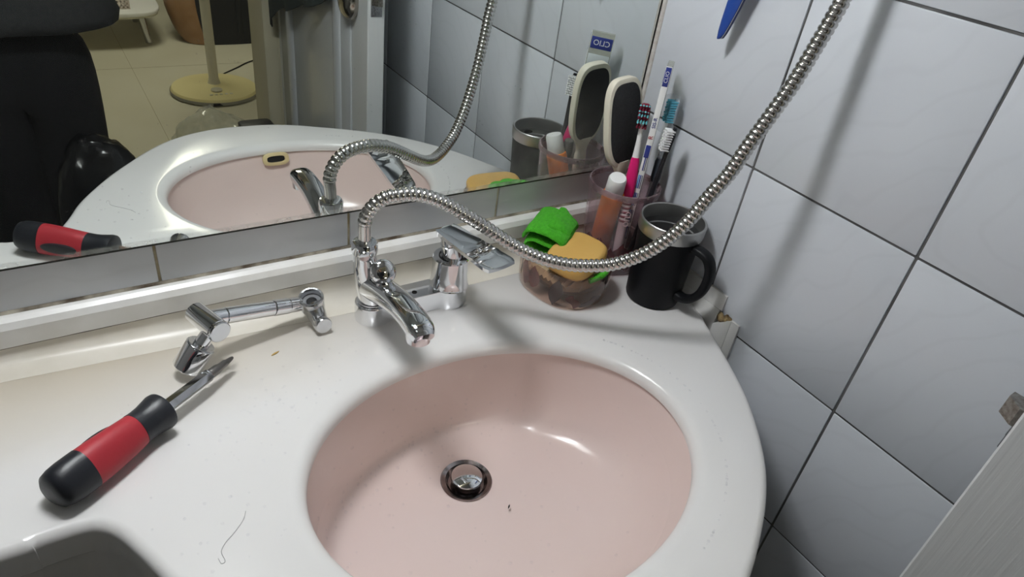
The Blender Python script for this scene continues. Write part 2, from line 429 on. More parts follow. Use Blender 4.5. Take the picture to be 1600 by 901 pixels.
# back wall: one visible row of tiles under the mirror
wb = obj('wall_back', box(-1.75, .10, .0072, .10, FLOORZ, CEIL), back_grout, kind=S, label='back wall of white tiles behind the mirror')
for k in range(0, 9):
    x1 = -.0012 if k == 0 else -.2008 - .1951 * (k - 1); x0 = -.2008 - .1951 * k
    if x0 < -1.75: break
    for r in range(0, 3):
        zc = ZH - PT / 2 + PT * r
        o = obj('tile', cbox((0, 0, 0), (x1 - x0 - .0025, .008, PT - .003), .0015, 2), back_tile, wb, smooth=30)
        o.location = ((x0 + x1) / 2, .0095, zc)
obj('wall_left', box(-1.85, -1.75, FRONTY, .1, FLOORZ, CEIL), plain_white, kind=S)
obj('wall_front', join(box(-1.85, -1.0, FRONTY - .12, FRONTY, FLOORZ, CEIL), box(-.07, .10, FRONTY - .12, FRONTY, FLOORZ, CEIL), box(-1.0, -.07, FRONTY - .12, FRONTY, 1.22, CEIL)), plain_white, kind=S)
obj('floor', box(-1.85, .1, FRONTY - .06, .1, FLOORZ - .1, FLOORZ), bath_floor, kind=S)
obj('ceiling', box(-1.85, .1, FRONTY - .12, .1, CEIL, CEIL + .08), plain_white, kind=S)
# adjoining room
rf = obj('floor', box(-2.6, 2.2, -6.0, FRONTY - .06, ROOMZ - .15, ROOMZ), floor_m, kind=S, label='yellowish sheet floor of the room behind, seen in the mirror')
obj('trim_1', join(box(-.2715, -.2700, -6.0, FRONTY - .07, ROOMZ, ROOMZ + .0006), box(-2.6, 2.2, -3.30, -3.2985, ROOMZ, ROOMZ + .0006)), mat('floor_seam', rgb(150, 140, 110), .6), kind=S, label='dark seam line of the sheet floor')
obj('wall_room_back', box(-2.6, 2.2, -6.1, -6.0, ROOMZ, CEIL), wall_paper, kind=S)
obj('wall_room_left', box(-2.7, -2.6, -6.1, FRONTY - .12, ROOMZ, CEIL), wall_paper, kind=S)
obj('wall_room_right', box(2.2, 2.3, -6.1, FRONTY - .12, ROOMZ, CEIL), wall_paper, kind=S)
obj('wall_room_front', join(box(.1, 2.2, FRONTY - .12, FRONTY - .06, ROOMZ, CEIL), box(-2.6, -1.85, FRONTY - .12, FRONTY - .06, ROOMZ, CEIL)), wall_paper, kind=S)
obj('ceiling_room', box(-2.7, 2.3, -6.1, FRONTY - .12, CEIL, CEIL + .08), plain_white, kind=S)
# door frame
obj('trim_2', join(box(-.152, -.1165, FRONTY - .13, FRONTY + .004, FLOORZ, 1.21, .003), box(-1.0, -.94, FRONTY - .13, FRONTY + .004, FLOORZ, 1.21, .003), box(-.94, -.152, FRONTY - .13, FRONTY + .004, 1.15, 1.21, .003), box(-.95, -.14, FRONTY - .13, FRONTY - .0, FLOORZ, ROOMZ + .01)), jamb_m, kind=S, label='cream painted door frame')
obj('trim_3', box(-.1165, -.07, FRONTY - .03, FRONTY + .001, FLOORZ, 1.21), jamb_m, kind=S)

# ------------------------------------------------------------------ lamps
t = thing('mirror_lamp', 'long white lamp on the back wall above the mirror', 'lamp', (-.55, 0, .84))
obj('housing', join(box(-.66, -.44, -.010, .0070, .80, .88, .004), box(-.66, -.44, -.135, -.0105, .845, .86, .004)), lamp_shell, t)
obj('diffuser', box(-.65, -.45, -.130, -.050, .805, .8445, .012, 3), mat('lamp_diffuser', (.9, .9, .9), .5, emit=((.96, .98, 1.0), LAMP_STRENGTH)), t)
t = thing('fill_panel', 'added flat fill light panel under the bathroom ceiling', 'lamp', (-.95, -.62, CEIL))  # unseen panel added to give soft fill, not a known fitting
obj('housing', box(-1.11, -.79, -.78, -.46, CEIL - .03, CEIL - .001, .004), lamp_shell, t)
obj('diffuser', box(-1.10, -.80, -.77, -.47, CEIL - .042, CEIL - .031, .003), mat('fill_diffuser', (.9, .9, .9), .5, emit=((.95, .98, 1.0), FILL_STRENGTH)), t)
t = thing('room_lamp', 'square ceiling lamp of the room behind', 'lamp', (-.1, -3.1, CEIL))
obj('housing', box(-.40, .20, -3.4, -2.8, CEIL - .03, CEIL - .001, .004), lamp_shell, t)
obj('diffuser', box(-.39, .19, -3.39, -2.81, CEIL - .07, CEIL - .031, .01), mat('room_diffuser', (.9, .9, .88), .5, emit=((1.0, .95, .78), ROOM_STRENGTH)), t)

# ------------------------------------------------------------------ mirror
t = thing('wall_mirror', 'large frameless mirror on the back wall over the basin', 'mirror', (-.66, .003, .112))
MX0, MX1, MZ0, MZ1 = -1.35, -.0035, .112, .74
obj('glass', box(MX0, MX1, 0, .0045, MZ0, MZ1, .0006, 1), mirror_glass, t, smooth=None)
obj('edge_strip', join(box(MX0, MX1, .0002, .0052, MZ0 - .0016, MZ0 - .0001), box(MX1 + .0001, MX1 + .0014, .0004, .0052, MZ0, MZ1)), mat('mirror_edge', rgb(52, 54, 50), .5, var=(40, .5, rgb(26, 24, 20))), t, label='dark stained edge of the mirror')
obj('trim_4', sweep([(.0006, -.0030, z) for z in (.06, .3, .6, .75)], .0036, 10), caulk_m, kind=S, label='sandy caulk bead in the corner beside the mirror')

def tilt(x): return max(0., -.055 * (x + .38))      # the counter hangs a little out of level: it rises towards the left
# ------------------------------------------------------------------ trims and backsplash
prof = [(.0055, .0640), (-.0020, .0636), (-.0062, .0610), (-.0085, .0565), (-.0092, .0550), (-.0092, .0545), (-.0098, .0400), (-.0098, .0368), (.0055, .0368)]
obj('trim_5', extrude_profile(prof, 'x', -1.7, -.0005), pvc, kind=S, smooth=25, label='white plastic edge trim along the back wall')
obj('trim_10', box(-1.7, -.0006, -.0100, .0050, .0362, .0369), mat('gap_dark', rgb(60, 56, 50), .8, var=(40, .5, rgb(150, 144, 132))), kind=S, label='thin dark gap line under the plastic trim')  # dark mottled strip drawn along the joint below the trim
obj('trim_6', extrude_profile([(.0056, .0636), (.0056, .0664), (.0046, .0657), (.0026, .0641)], 'x', -1.7, -.0005), mould, kind=S, label='mouldy grout line above the trim')
sp = [(.0055, .0364), (-.0090, .0364), (-.0092, .0340)]
for i in range(9):
    a = math.pi / 2 * i / 8; sp.append((-.0092 - .024 * (1 - math.cos(a)), .0245 - .024 * math.sin(a)))
sp += [(-.0345, .0002), (-.0345, -.02), (.0055, -.02)]
obj('trim_7', rings([[(x, y, z + (tilt(x) * (1 - z / .0364) if z >= 0 else 0)) for y, z in sp] for x in (-1.7, -.9, -.60, -.45, -.38, -.004)]), cream_splash, kind=S, smooth=50, label='cream coved upstand of the counter')
# right-hand trim
obj('trim_8', join(extrude_profile([(.0, .0385), (-.003, .0382), (-.0032, .0168), (.0, .0168)], 'y', -.2235, -.0005),
                  extrude_profile([(.0, .0165), (-.0034, .0165), (-.0072, .0004), (-.0072, -.02), (.0, -.02)], 'y', -.2205, -.0005)), pvc, kind=S, smooth=25, label='white plastic trim along the right wall')
obj('trim_9', join(rings([[(.0, -.2415, z), (.0, -.2535, z), (-.003, -.2533, z), (-.0034, -.2418, z)] for z in (.0137, -.14)]),
                  rings([[(-.0002, -.2412, a), (-.0036, -.2414, a), (-.0125, -.2235, b), (-.0002, -.2235, b)] for a, b in ((.0137, .001), (-.14, -.14))])), pvc, kind=S, smooth=20, label='short upright white trim beside the counter edge')
def blob(c, r, seed, sc=(1, 1, 1), sub=2, amp=.35, fr=1.):
    bm = bmesh.new(); bmesh.ops.create_icosphere(bm, subdivisions=sub, radius=1)
    for v in bm.verts:
        d = 1 + amp * noise.noise(v.co * fr + Vector((seed, seed * 2, 0)))
        v.co = Vector((v.co.x * sc[0] * d, v.co.y * sc[1] * d, v.co.z * sc[2] * d)) * r + Vector(c)
    return bmvf(bm)
obj('caulk_lump', join(blob((-.004, -.2275, .0085), .0075, 3, (.5, 1, 1.0), 2, .5), blob((-.002, -.2335, .013), .0055, 9, (.5, 1, .9), 2, .6)), foam_m, label='brown crumbling caulk lump between the two trim pieces', cat='caulk')

# ------------------------------------------------------------------ counter with bowl
BC = Vector((-.3502, -.2885)); BA, BB = .1905, .1480
NB = 96
def ellring(ins, z): return [(BC.x + (BA + ins) * math.cos(2 * math.pi * j / NB), BC.y + (BB + ins) * math.sin(2 * math.pi * j / NB), z) for j in range(NB)]
edge = [(-.0035, -.1850), (-.0085, -.2050), (-.0190, -.2260), (-.0420, -.2770), (-.0690, -.3300), (-.0990, -.3740), (-.1320, -.4125), (-.1680, -.4430), (-.2060, -.4680),
        (-.2420, -.4880), (-.3080, -.5200), (-.3620, -.5310), (-.4150, -.5280), (-.4640, -.5120), (-.5080, -.4845), (-.5430, -.4500), (-.5710, -.4150), (-.6000, -.3760), (-.6275, -.3320),
        (-.6450, -.2990), (-.6555, -.2720), (-.6625, -.2555), (-.6712, -.2375), (-.6810, -.2265), (-.6930, -.2218), (-.7190, -.2220), (-.7420, -.2243), (-.9, -.2243)]
E2 = [Vector((p.x, p.y)) for p in catmull([(x, y, 0) for x, y in edge], 4)]
outline = [Vector((-.0035, -.034))] + E2 + [Vector((-1.3, -.2243)), Vector((-1.7, -.2243)), Vector((-1.7, -.034))] + [Vector((-1.68 + .04 * k, -.034)) for k in range(42)]
def offset_poly(P, d):
    n = len(P); out = []
    for i in range(n):
        a, b, c = P[i - 1], P[i], P[(i + 1) % n]
        n1 = Vector(((b - a).y, -(b - a).x)).normalized(); n2 = Vector(((c - b).y, -(c - b).x)).normalized()
        m_ = (n1 + n2); m_ = m_ / max(m_.dot(n1), .3) if m_.length > 1e-6 else n1
        out.append(b + m_ * d)
    return out
# the outline runs clockwise seen from above, so a positive offset along (dy,-dx) points inwards or outwards: test
area = sum(outline[i - 1].x * outline[i].y - outline[i].x * outline[i - 1].y for i in range(len(outline)))
sgn = -1 if area > 0 else 1      # d*sgn moves inwards
RB = .009
def outer_ring(ins, z):
    q = offset_poly(outline, sgn * ins)
    o = []
    for i, p in enumerate(q):
        x, y = p.x, p.y
        if outline[i].y > -.04: y = -.034
        if outline[i].x > -.004: x = -.0035
        elif outline[i].y > -.04: x = outline[i].x
        o.append((x, y, z))
    return o
def counter_mesh():
    # flat top with hole
    bm = bmesh.new()
    LIP = .013
    ro = [bm.verts.new(p) for p in outer_ring(RB, 0)]; ri = [bm.verts.new(p) for p in ellring(LIP, 0)]
    ed = [bm.edges.new((r[i - 1], r[i])) for r in (ro, ri) for i in range(len(r))]
    bmesh.ops.triangle_fill(bm, use_beauty=True, use_dissolve=False, edges=ed)
    top = bmvf(bm)
    rs = []
    for i in range(6):
        a = math.pi / 2 * i / 5; rs.append(outer_ring(RB * (1 - math.sin(a)), -RB * (1 - math.cos(a))))
    rs += [outer_ring(0, -.030), outer_ring(.003, -.034), outer_ring(.006, -.17)]
    skirt = rings(rs, True, False, False)
    li = []
    for i in range(7):
        a = math.pi / 2 * i / 6; li.append(ellring(LIP * (1 - math.sin(a)), -.011 * (1 - math.cos(a))))
    li += [ellring(0, -.014), ellring(.003, -.0155)]
    lip = rings(li, True, False, False)
    return join(top, skirt, lip)
t = thing('basin_counter', 'white one-piece counter with a pink oval wash basin', 'basin', (-.35, -.29, 0))
o = obj('countertop', counter_mesh(), counter_m, t, smooth=35)
# weld the three shells
bm = bmesh.new(); bm.from_mesh(o.data); bmesh.ops.remove_doubles(bm, verts=bm.verts, dist=1e-5); bmesh.ops.recalc_face_normals(bm, faces=bm.faces); bm.to_mesh(o.data); bm.free()
DR = Vector((-.3480, -.2150)); DZ = -.124
def bowl_z(s, a=0.):
    """steep wall at the back and left, easier slope to the right and front"""
    k = max(0, math.cos(a - 2.25)) ** .8
    return DZ + (-.0145 - DZ) * ((.17 - .05 * k) * s ** 2 + (.83 + .05 * k) * max(0, s) ** (8.5 + 13 * k))
def bowl_ring(s, ins=0.):
    c = DR.lerp(BC, s ** 1.3); 
    return [(c.x + (.024 + (BA + .003 - .024) * s + ins) * math.cos(2 * math.pi * j / NB), c.y + (.024 + (BB + .003 - .024) * s + ins) * math.sin(2 * math.pi * j / NB), bowl_z(s, 2 * math.pi * j / NB)) for j in range(NB)]
ss = [0, .03, .07, .12, .18, .25, .32, .39, .46, .53, .6, .65, .69, .73, .77, .80, .83, .855, .88, .90, .92, .94, .94, .955, .965, .975, .985, .9925, 1.0]
for v in o.data.vertices: v.co.z += tilt(v.co.x + t.location.x)
obj('bowl', rings([[(x, y, z + tilt(x) * (z - DZ) / -DZ) for x, y, z in bowl_ring(s)] for s in ss], True, False, False), pink_m, t, smooth=60, label='pink oval bowl')
dx, dy = DR.x, DR.y
dt = obj('drain_flange', lathe([(.0275, -.0012), (.0290, .0002), (.0280, .0016), (.0235, .0004), (.0215, -.0025), (.0200, -.0042), (.0, -.0050)], 40, Matrix.Translation((dx, dy, DZ + .0005)), False, True), drain_m, t, label='tarnished metal drain ring')
obj('drain_stopper', lathe([(.012, -.0078), (.012, -.003), (.0165, -.0025), (.0178, -.0005), (.0172, .0018), (.012, .0034), (.006, .0041), (0, .0043)], 40, Matrix.Translation((dx, dy, DZ + .0055)), False, True), chrome, t, label='domed chrome stopper')
# overflow opening on the front wall of the bowl (seen in the mirror)
Mo = place((-.3555, -.4330, -.0225), (0, .96, .27), (1, 0, 0))
ov = sup(.021, .0105, 3.2, 40); iv = sup(.0145, .0052, 3.2, 40)
obj('overflow_ring', xf(rings([[(a, b, -.002) for a, b in ov], [(a, b, .0025) for a, b in ov], [(a * .9, b * .85, .0036) for a, b in ov], [(a, b, .0034) for a, b in iv], [(a, b, -.004) for a, b in iv]], True, False, False), Mo), mat('overflow_cream', rgb(214, 196, 150), .4), t, label='cream overflow ring')
obj('overflow_slot', xf(rings([[(a, b, .0005) for a, b in iv], [(a * .98, b * .98, .0010) for a, b in iv]]), Mo), black_hole, t, label='dark overflow slot')

# ================================================================== FAUCET
L = Vector((-.391, -.050, 0)); Rr = Vector((-.2945, -.050, 0))
t = thing('basin_faucet', 'chrome two-hole basin faucet with a flat lever and short spout', 'faucet', (-.343, -.05, 0))
def dumbbell(rl, rr_, w, fil=.016, n=14):
    P = []
    for (c, r, s) in ((Rr, rr_, 1), (L, rl, -1)):
        a0 = math.asin(min(1, (w + .0) / r))
        for i in range(n + 1):
            a = -(math.pi - a0) + (2 * (math.pi - a0)) * i / n
            P.append((c.x + s * r * math.cos(a), c.y + s * r * math.sin(a)))
    # soften the four inner corners
    out = []; N = len(P)
    for i, p in enumerate(P):
        out.append(p)
        if i in (n, N - 1):
            q = P[(i + 1) % N]; dxx = q[0] - p[0]
            out += [(p[0] + dxx * .10, p[1] + (.0 if i == n else .0)), (q[0] - dxx * .10, q[1])]
    return out
obj('base_plate', prism(dumbbell(.0195, .0225, .0145), 0, .025, .0022), chrome, t, smooth=35)
obj('screw_hole', cyl((-.3412, -.054, .0245), (-.3412, -.054, .0254), .0030, seg=20), black_hole, t, label='dark screw hole in the bridge')
o = obj('valve_body', lathe([(.0235, .0), (.0222, .004), (.0215, .012), (.0212, .030), (.0213, .0365), (.0200, .0380), (.0, .0382)], 48, Matrix.Translation((Rr.x, Rr.y, .024)), False, True), chrome, t, smooth=35)
obj('cartridge_ring', join(lathe([(.0125, .0), (.0142, .0), (.0142, .0009), (.0125, .0009)], 40, Matrix.Translation((Rr.x, Rr.y, .0619)), False, False)), black_hole, t, label='dark gap ring around the lever post')
obj('lever_post', lathe([(.0120, 0), (.0112, .008), (.0106, .020), (.0110, .0212), (.0104, .022), (.0104, .038)], 36, place((Rr.x - .0005, Rr.y - .0025, .0615), (-.19, -.04, .98))), chrome, t, smooth=35)
# flat lever
def lever():
    a = Vector((-.3055, -.0500, .0995)); b = Vector((-.2995, -.1590, .1135))
    d = (b - a).normalized(); s = Vector((1, .05, .09)); s = (s - d * s.dot(d)).normalized(); n = s.cross(d)
    if n.z < 0: n = -n
    rs = []
    N = 22
    for i in range(N + 1):
        u = i / N; c = a.lerp(b, u)
        w = .0134 + .0046 * u; th = .0042 - .0014 * u
        if u > .93: w *= math.sqrt(max(.15, 1 - ((u - .93) / .07) ** 2 * .22))
        if u < .05: w *= .88 + .12 * u / .05
        zt = 0.
        if .50 < u < .78: zt = .0009 * math.sin((u - .50) / .28 * math.pi * 8)
        dip = -.0014 * math.sin(min(1, u / .55) * math.pi)
        P = []
        for k in range(9):
            q = -1 + 2 * k / 8; P.append(c + s * w * q + n * (th * .5 + zt * (1 - q * q * .4) + .0010 * (abs(q) ** 3)))
        for k in range(9):
            q = 1 - 2 * k / 8; P.append(c + s * w * q + n * (-th * .5 - .0034 * (1 - q * q) * (1 - u * .6)))
        rs.append(P)
    return rings(rs)
obj('lever', lever(), chrome, t, smooth=30)
# left pillar, spout, diverter
obj('swivel_ring', lathe([(.0165, 0), (.0165, .0030), (.0140, .0036), (.0138, .0090)], 36, Matrix.Translation((L.x, L.y, .0245))), chrome_dull, t, smooth=35)
pil = [(-.3905, -.0502, .029), (-.3925, -.0502, .042), (-.3950, -.0500, .056), (-.3985, -.0497, .072), (-.4000, -.0495, .086), (-.4002, -.0495, .096)]
pr_ = [.0158, .0168, .0165, .0140, .0118, .0112]
PP = catmull(pil, 5); RRp = [pr_[min(i // 5, 5)] * (1 - (i % 5) / 5) + pr_[min(i // 5 + 1, 5)] * (i % 5) / 5 for i in range(len(PP))]
obj('pillar', sweep(PP, RRp, 28), chrome, t, smooth=50)
sp_ = catmull([(-.3930, -.0480, .0470), (-.3925, -.0700, .0535), (-.3925, -.0980, .0630), (-.3930, -.1280, .0705), (-.3940, -.1560, .0740), (-.3950, -.1745, .0735), (-.3956, -.1830, .0705)], 5)
def spsec(u):
    w = 1.0; h = .82 - .12 * u
    return [(a * w, b * h) for a, b in sup(1, 1, 2.6, 28)]
nS = len(sp_)
SR = [.0165, .0162, .0152, .0142, .0140, .0138, .0105]
def srad(i): k = min(i // 5, 6); return SR[k] * (1 - (i % 5) / 5) + SR[min(k + 1, 6)] * (i % 5) / 5
obj('spout', sweep(sp_, srad, 28, lambda u: [(b * (.82 - .12 * u), a) for a, b in sup(1, 1, 2.6, 28)]), chrome, t, smooth=50)
obj('aerator', join(lathe([(.0118, 0), (.0122, -.004), (.0118, -.0112), (.0104, -.0118), (.0098, -.0085), (.0, -.0083)], 32, place((-.3951, -.1705, .0710), (.0, .02, 1.0)), False, False)), chrome, t, smooth=35)
kd = Vector((-.16, -.82, .48)).normalized()
kc = Vector((-.3915, -.0800, .0812))
Mk = place(kc - kd * .0075, kd)
dv = obj('diverter_knob', lathe([(.0085, -.020), (.0085, -.002), (.0118, -.0005), (.0136, .0025), (.0134, .0050), (.0105, .0078), (.006, .0091), (0, .0096)], 36, Mk, True, True), chrome, t, smooth=50)
# outlet nut that carries the hose
hc = Vector((-.4002, -.0494, .088))
obj('hose_nut', lathe([(.0112, 0), (.0136, .0025), (.0138, .0120), (.0122, .0150), (.0085, .0156)], 32, Matrix.Translation(hc), True, True), chrome, t, smooth=35)
obj('screw_plug', lathe([(.0062, 0), (.0060, .0016), (.0048, .0028), (0, .0031)], 24, place(hc + Vector((-.0050, -.0120, .0050)), (-.40, -.92, .12)), True, True), chrome, t, smooth=40, label='round chrome plug on the outlet nut')

# ------------------------------------------------------------------ shower hose
hp = [(-.4002, -.0495, .1010), (-.4004, -.0497, .1120), (-.4007, -.0508, .1261), (-.3982, -.0519, .1364), (-.3914, -.0535, .1466), (-.3806, -.0559, .1540), (-.3687, -.0590, .1565), (-.3542, -.0622, .1569),
      (-.3417, -.0658, .1546), (-.3280, -.0711, .1496), (-.3127, -.0785, .1417), (-.2975, -.0866, .1320), (-.2815, -.0947, .1213), (-.2660, -.1047, .1105), (-.2499, -.1163, .1006), (-.2333, -.1287, .0936),
      (-.2173, -.1420, .0904), (-.2015, -.1552, .0905), (-.1864, -.1677, .0938), (-.1712, -.1802, .0992), (-.1575, -.1916, .1088), (-.1441, -.2026, .1220), (-.1319, -.2125, .1395), (-.1210, -.2210, .1600),
      (-.1124, -.2268, .1812), (-.1062, -.2315, .2003), (-.0978, -.2386, .2253), (-.0915, -.2430, .2515), (-.0795, -.2488, .2878), (-.0670, -.2515, .3166), (-.0577, -.2535, .3470), (-.0483, -.2550, .3787), (-.0445, -.2555, .3990),
      (-.0360, -.2560, .48), (-.0330, -.2550, .60), (-.0380, -.2520, .74), (-.0520, -.2500, .82)]
t = thing('shower_hose', 'ribbed steel shower hose looping from the faucet up along the right wall', 'hose', hp[0])
HP = catmull(hp, 10)
# plain sleeve, then ribs
cut = next(i for i, p in enumerate(HP) if p.z > .1235)
obj('sleeve', sweep(HP[:cut + 1], .0068, 24), steel_hose, t, smooth=40, label='plain steel sleeve at the faucet end')
PITCH = .0058
RP = resample(HP[cut:], PITCH / 7)
ribr = [.0066, .0074, .00755, .0076, .00755, .0074, .0066]
obj('ribbed_tube', sweep(RP, lambda i: ribr[i % 7], 20), steel_hose, t, smooth=70)
obj('hose_core', sweep(resample(HP[cut:], .004), .0064, 12), steel_dark, t)
# shower handset parked above the frame
t = thing('shower_handset', 'chrome shower handset in a wall bracket at the top of the hose', 'shower head', (0, -.25, .86))
obj('wall_bracket', join(cyl((-.0005, -.25, .90), (-.010, -.25, .90), .022, seg=28, bev=.002), cyl((-.010, -.25, .90), (-.052, -.25, .885), .010, seg=20), cyl((-.046, -.2505, .862), (-.062, -.2495, .905), .017, .019, 24, .002)), chrome, t)
obj('handle', sweep([(-.052, -.250, .822), (-.056, -.250, .86), (-.065, -.250, .92), (-.085, -.250, 1.00), (-.12, -.250, 1.05)], [.009, .0115, .0125, .0125, .014], 20), chrome, t)
obj('spray_head', lathe([(.012, .0), (.034, .018), (.038, .026), (.036, .030), (0, .031)], 32, place((-.112, -.250, 1.052), (-.6, -.05, -.65))), chrome, t)

# ================================================================== LOOSE SWIVEL ARM ON THE COUNTER
t = thing('faucet_swivel_arm', 'loose chrome jointed faucet swivel arm lying on the counter against the upstand', 'pipe fitting', (-.53, -.04, 0))
Aa, Ab = Vector((-.5714, -.0465, .0592)), Vector((-.5584, -.0846, .0588))
obj('elbow_barrel', cyl(Aa, Ab, .0102, .0108, 32, .0012), chrome, t, smooth=35)
obj('elbow_cap', lathe([(.0108, 0), (.0108, .0016), (.0098, .0024), (0, .0025)], 32, place(Ab + (Ab - Aa).normalized() * .0004, Ab - Aa)), chrome_dull, t, smooth=35, label='flat end cap of the elbow')
nz0, nz1 = Vector((-.5663, -.0772, .0540)), Vector((-.5873, -.0781, .0240))
nd = (nz1 - nz0).normalized()
obj('neck', cyl(nz0 - nd * .002, nz0 + nd * .0145, .0065, .0075, 24), chrome, t, smooth=35)
obj('nozzle_seal', lathe([(.0070, .0004), (.0124, .0004), (.0128, .0010), (.0124, .0018)], 32, place(nz0 + nd * .0126, nd)), chrome_dull, t, label='dull collar ring of the nozzle')
obj('nozzle', lathe([(.0110, .0), (.0138, .0006), (.0140, .004), (.0138, .0265), (.0130, .0275), (.0118, .0270), (.0112, .020), (0, .0198)], 40, place(nz0 + nd * .0140, nd), True, True), chrome, t, smooth=35, label='fluted chrome nozzle')
p0, p1 = Vector((-.5618, -.0594, .0572)), Vector((-.4648, -.0343, .0305))
pd = (p1 - p0)
for k, (a, b, r) in enumerate(((0, .16, .0078), (.16, .66, .0082), (.665, .83, .0086), (.835, .97, .0080))):
    obj('arm_tube', cyl(p0 + pd * a, p0 + pd * b, r, r * (.985 if k == 1 else 1), 28, .0006), chrome, t, smooth=35)
for a in (.16, .665, .835): obj('tube_joint', lathe([(.0070, -.0004), (.0072, 0), (.0070, .0006)], 24, place(p0 + pd * (a - .002), pd)), steel_dark, t)
un = Vector((-.16, -.22, .96)).normalized(); uc = Vector((-.4552, -.0376, .0325))
obj('union_ring', lathe([(.0112, -.012), (.0126, -.0095), (.0128, .0010), (.0134, .0024), (.0134, .0072), (.0124, .0086), (.0106, .0084), (.0102, -.0015), (.0078, -.0020), (.0072, -.006), (.0, -.0062)], 40, place(uc, un), True, True), chrome_dull, t, smooth=35, label='open threaded union ring')
obj('union_washer', lathe([(.0100, 0), (.0100, .0012), (.0058, .0014), (.0056, .0)], 32, place(uc - un * .0008, un), False, False), rubber_grey, t, label='grey washer inside the union')
obj('union_bore', cyl(uc - un * .0010, uc - un * .0004, .0050, seg=24), black_hole, t)
obj('union_body', sweep([uc - un * .004, Vector((-.4535, -.0435, .0225)), Vector((-.4522, -.0509, .0159)), Vector((-.4515, -.0568, .0147))], [.0118, .0106, .0090, .0086], 24), chrome_dull, t, smooth=50)
obj('union_cap', lathe([(.0082, 0), (.0092, .0010), (.0092, .0062), (.0084, .0074), (0, .0076)], 32, place((-.4515, -.0553, .0147), (.10, -.97, .10))), chrome_dull, t, smooth=35, label='round dull end cap')

# ================================================================== SCREWDRIVER
s0, s1 = Vector((-.7058, -.1986, .0362)), Vector((-.6196, -.1379, .0314))
ax = (s1 - s0).normalized(); Ms = place(s0, ax, (0, 0, 1))
LH = (s1 - s0).length
t = thing('screwdriver', 'red and black handled cross-tip screwdriver lying on the white counter', 'screwdriver', M=Ms)
def hsec(r, k): return [(r * (1 - k * (1 - math.cos(3 * a)) * .5) * math.cos(a), r * (1 - k * (1 - math.cos(3 * a)) * .5) * math.sin(a)) for a in [2 * math.pi * j / 36 + .5 for j in range(36)]]
def hloft(prof): return [[Ms @ Vector((x, y, z)) for x, y in hsec(r, k)] for r, z, k in prof]
obj('end_cap', rings(hloft([(.004, 0, 0), (.011, .0006, .02), (.0150, .003, .05), (.0170, .008, .08), (.0180, .015, .1), (.0184, .0285, .12)])), black_rubber, t, smooth=40)
obj('grip', rings(hloft([(.0181, .0286, .12), (.0182, .034, .13), (.0180, .044, .15), (.0174, .055, .15), (.0164, .066, .13), (.0156, .0745, .1), (.0150, .0765, .08)])), red_plastic, t, smooth=40)
obj('collar', rings(hloft([(.0152, .0764, .06), (.0148, .082, .04), (.0150, .089, .02), (.0160, .096, 0), (.0170, .101, 0), (.0166, .1045, 0), (.0135, .1062, 0), (.006, .1064, 0)])), black_rubber, t, smooth=40)
side = Vector((-.538, .815, .02)).normalized(); sc_ = s0 + ax * .052
il = []
for zz, k in ((.0140, 1.0), (.0176, 1.0), (.0182, .85)):
    Mi = frame(side, ax).to_4x4(); Mi.translation = sc_ + side * zz
    il.append([Mi @ Vector((a * k, b * k, -.0010 * (a / .019) ** 2)) for a, b in sup(.0190, .0056, 2.2, 32)])
obj('grip_inlay', rings(il), black_rubber, t, smooth=40, label='oval black inlay in the red grip')
obj('shaft', cyl(s0 + ax * .104, s0 + ax * .1600, .0060, .0060, 6, .0005), chrome, t, smooth=20)
bt = [(.0040, .158), (.0046, .1605), (.0046, .170), (.0036, .173), (.0036, .180)]
bit = [[Ms @ Vector((r * math.cos(2 * math.pi * j / 24), r * math.sin(2 * math.pi * j / 24), z)) for j in range(24)] for r, z in bt]
for r, z, k in ((.0036, .1815, .25), (.0028, .1865, .45), (.0016, .1900, .5), (.0006, .1908, .3)):
    bit.append([Ms @ Vector((r * (1 - k * abs(math.sin(2 * a))) * math.cos(a), r * (1 - k * abs(math.sin(2 * a))) * math.sin(a), z)) for a in [2 * math.pi * j / 24 for j in range(24)]])
obj('cross_tip', rings(bit), steel_dark, t, smooth=30, label='dark steel cross tip')

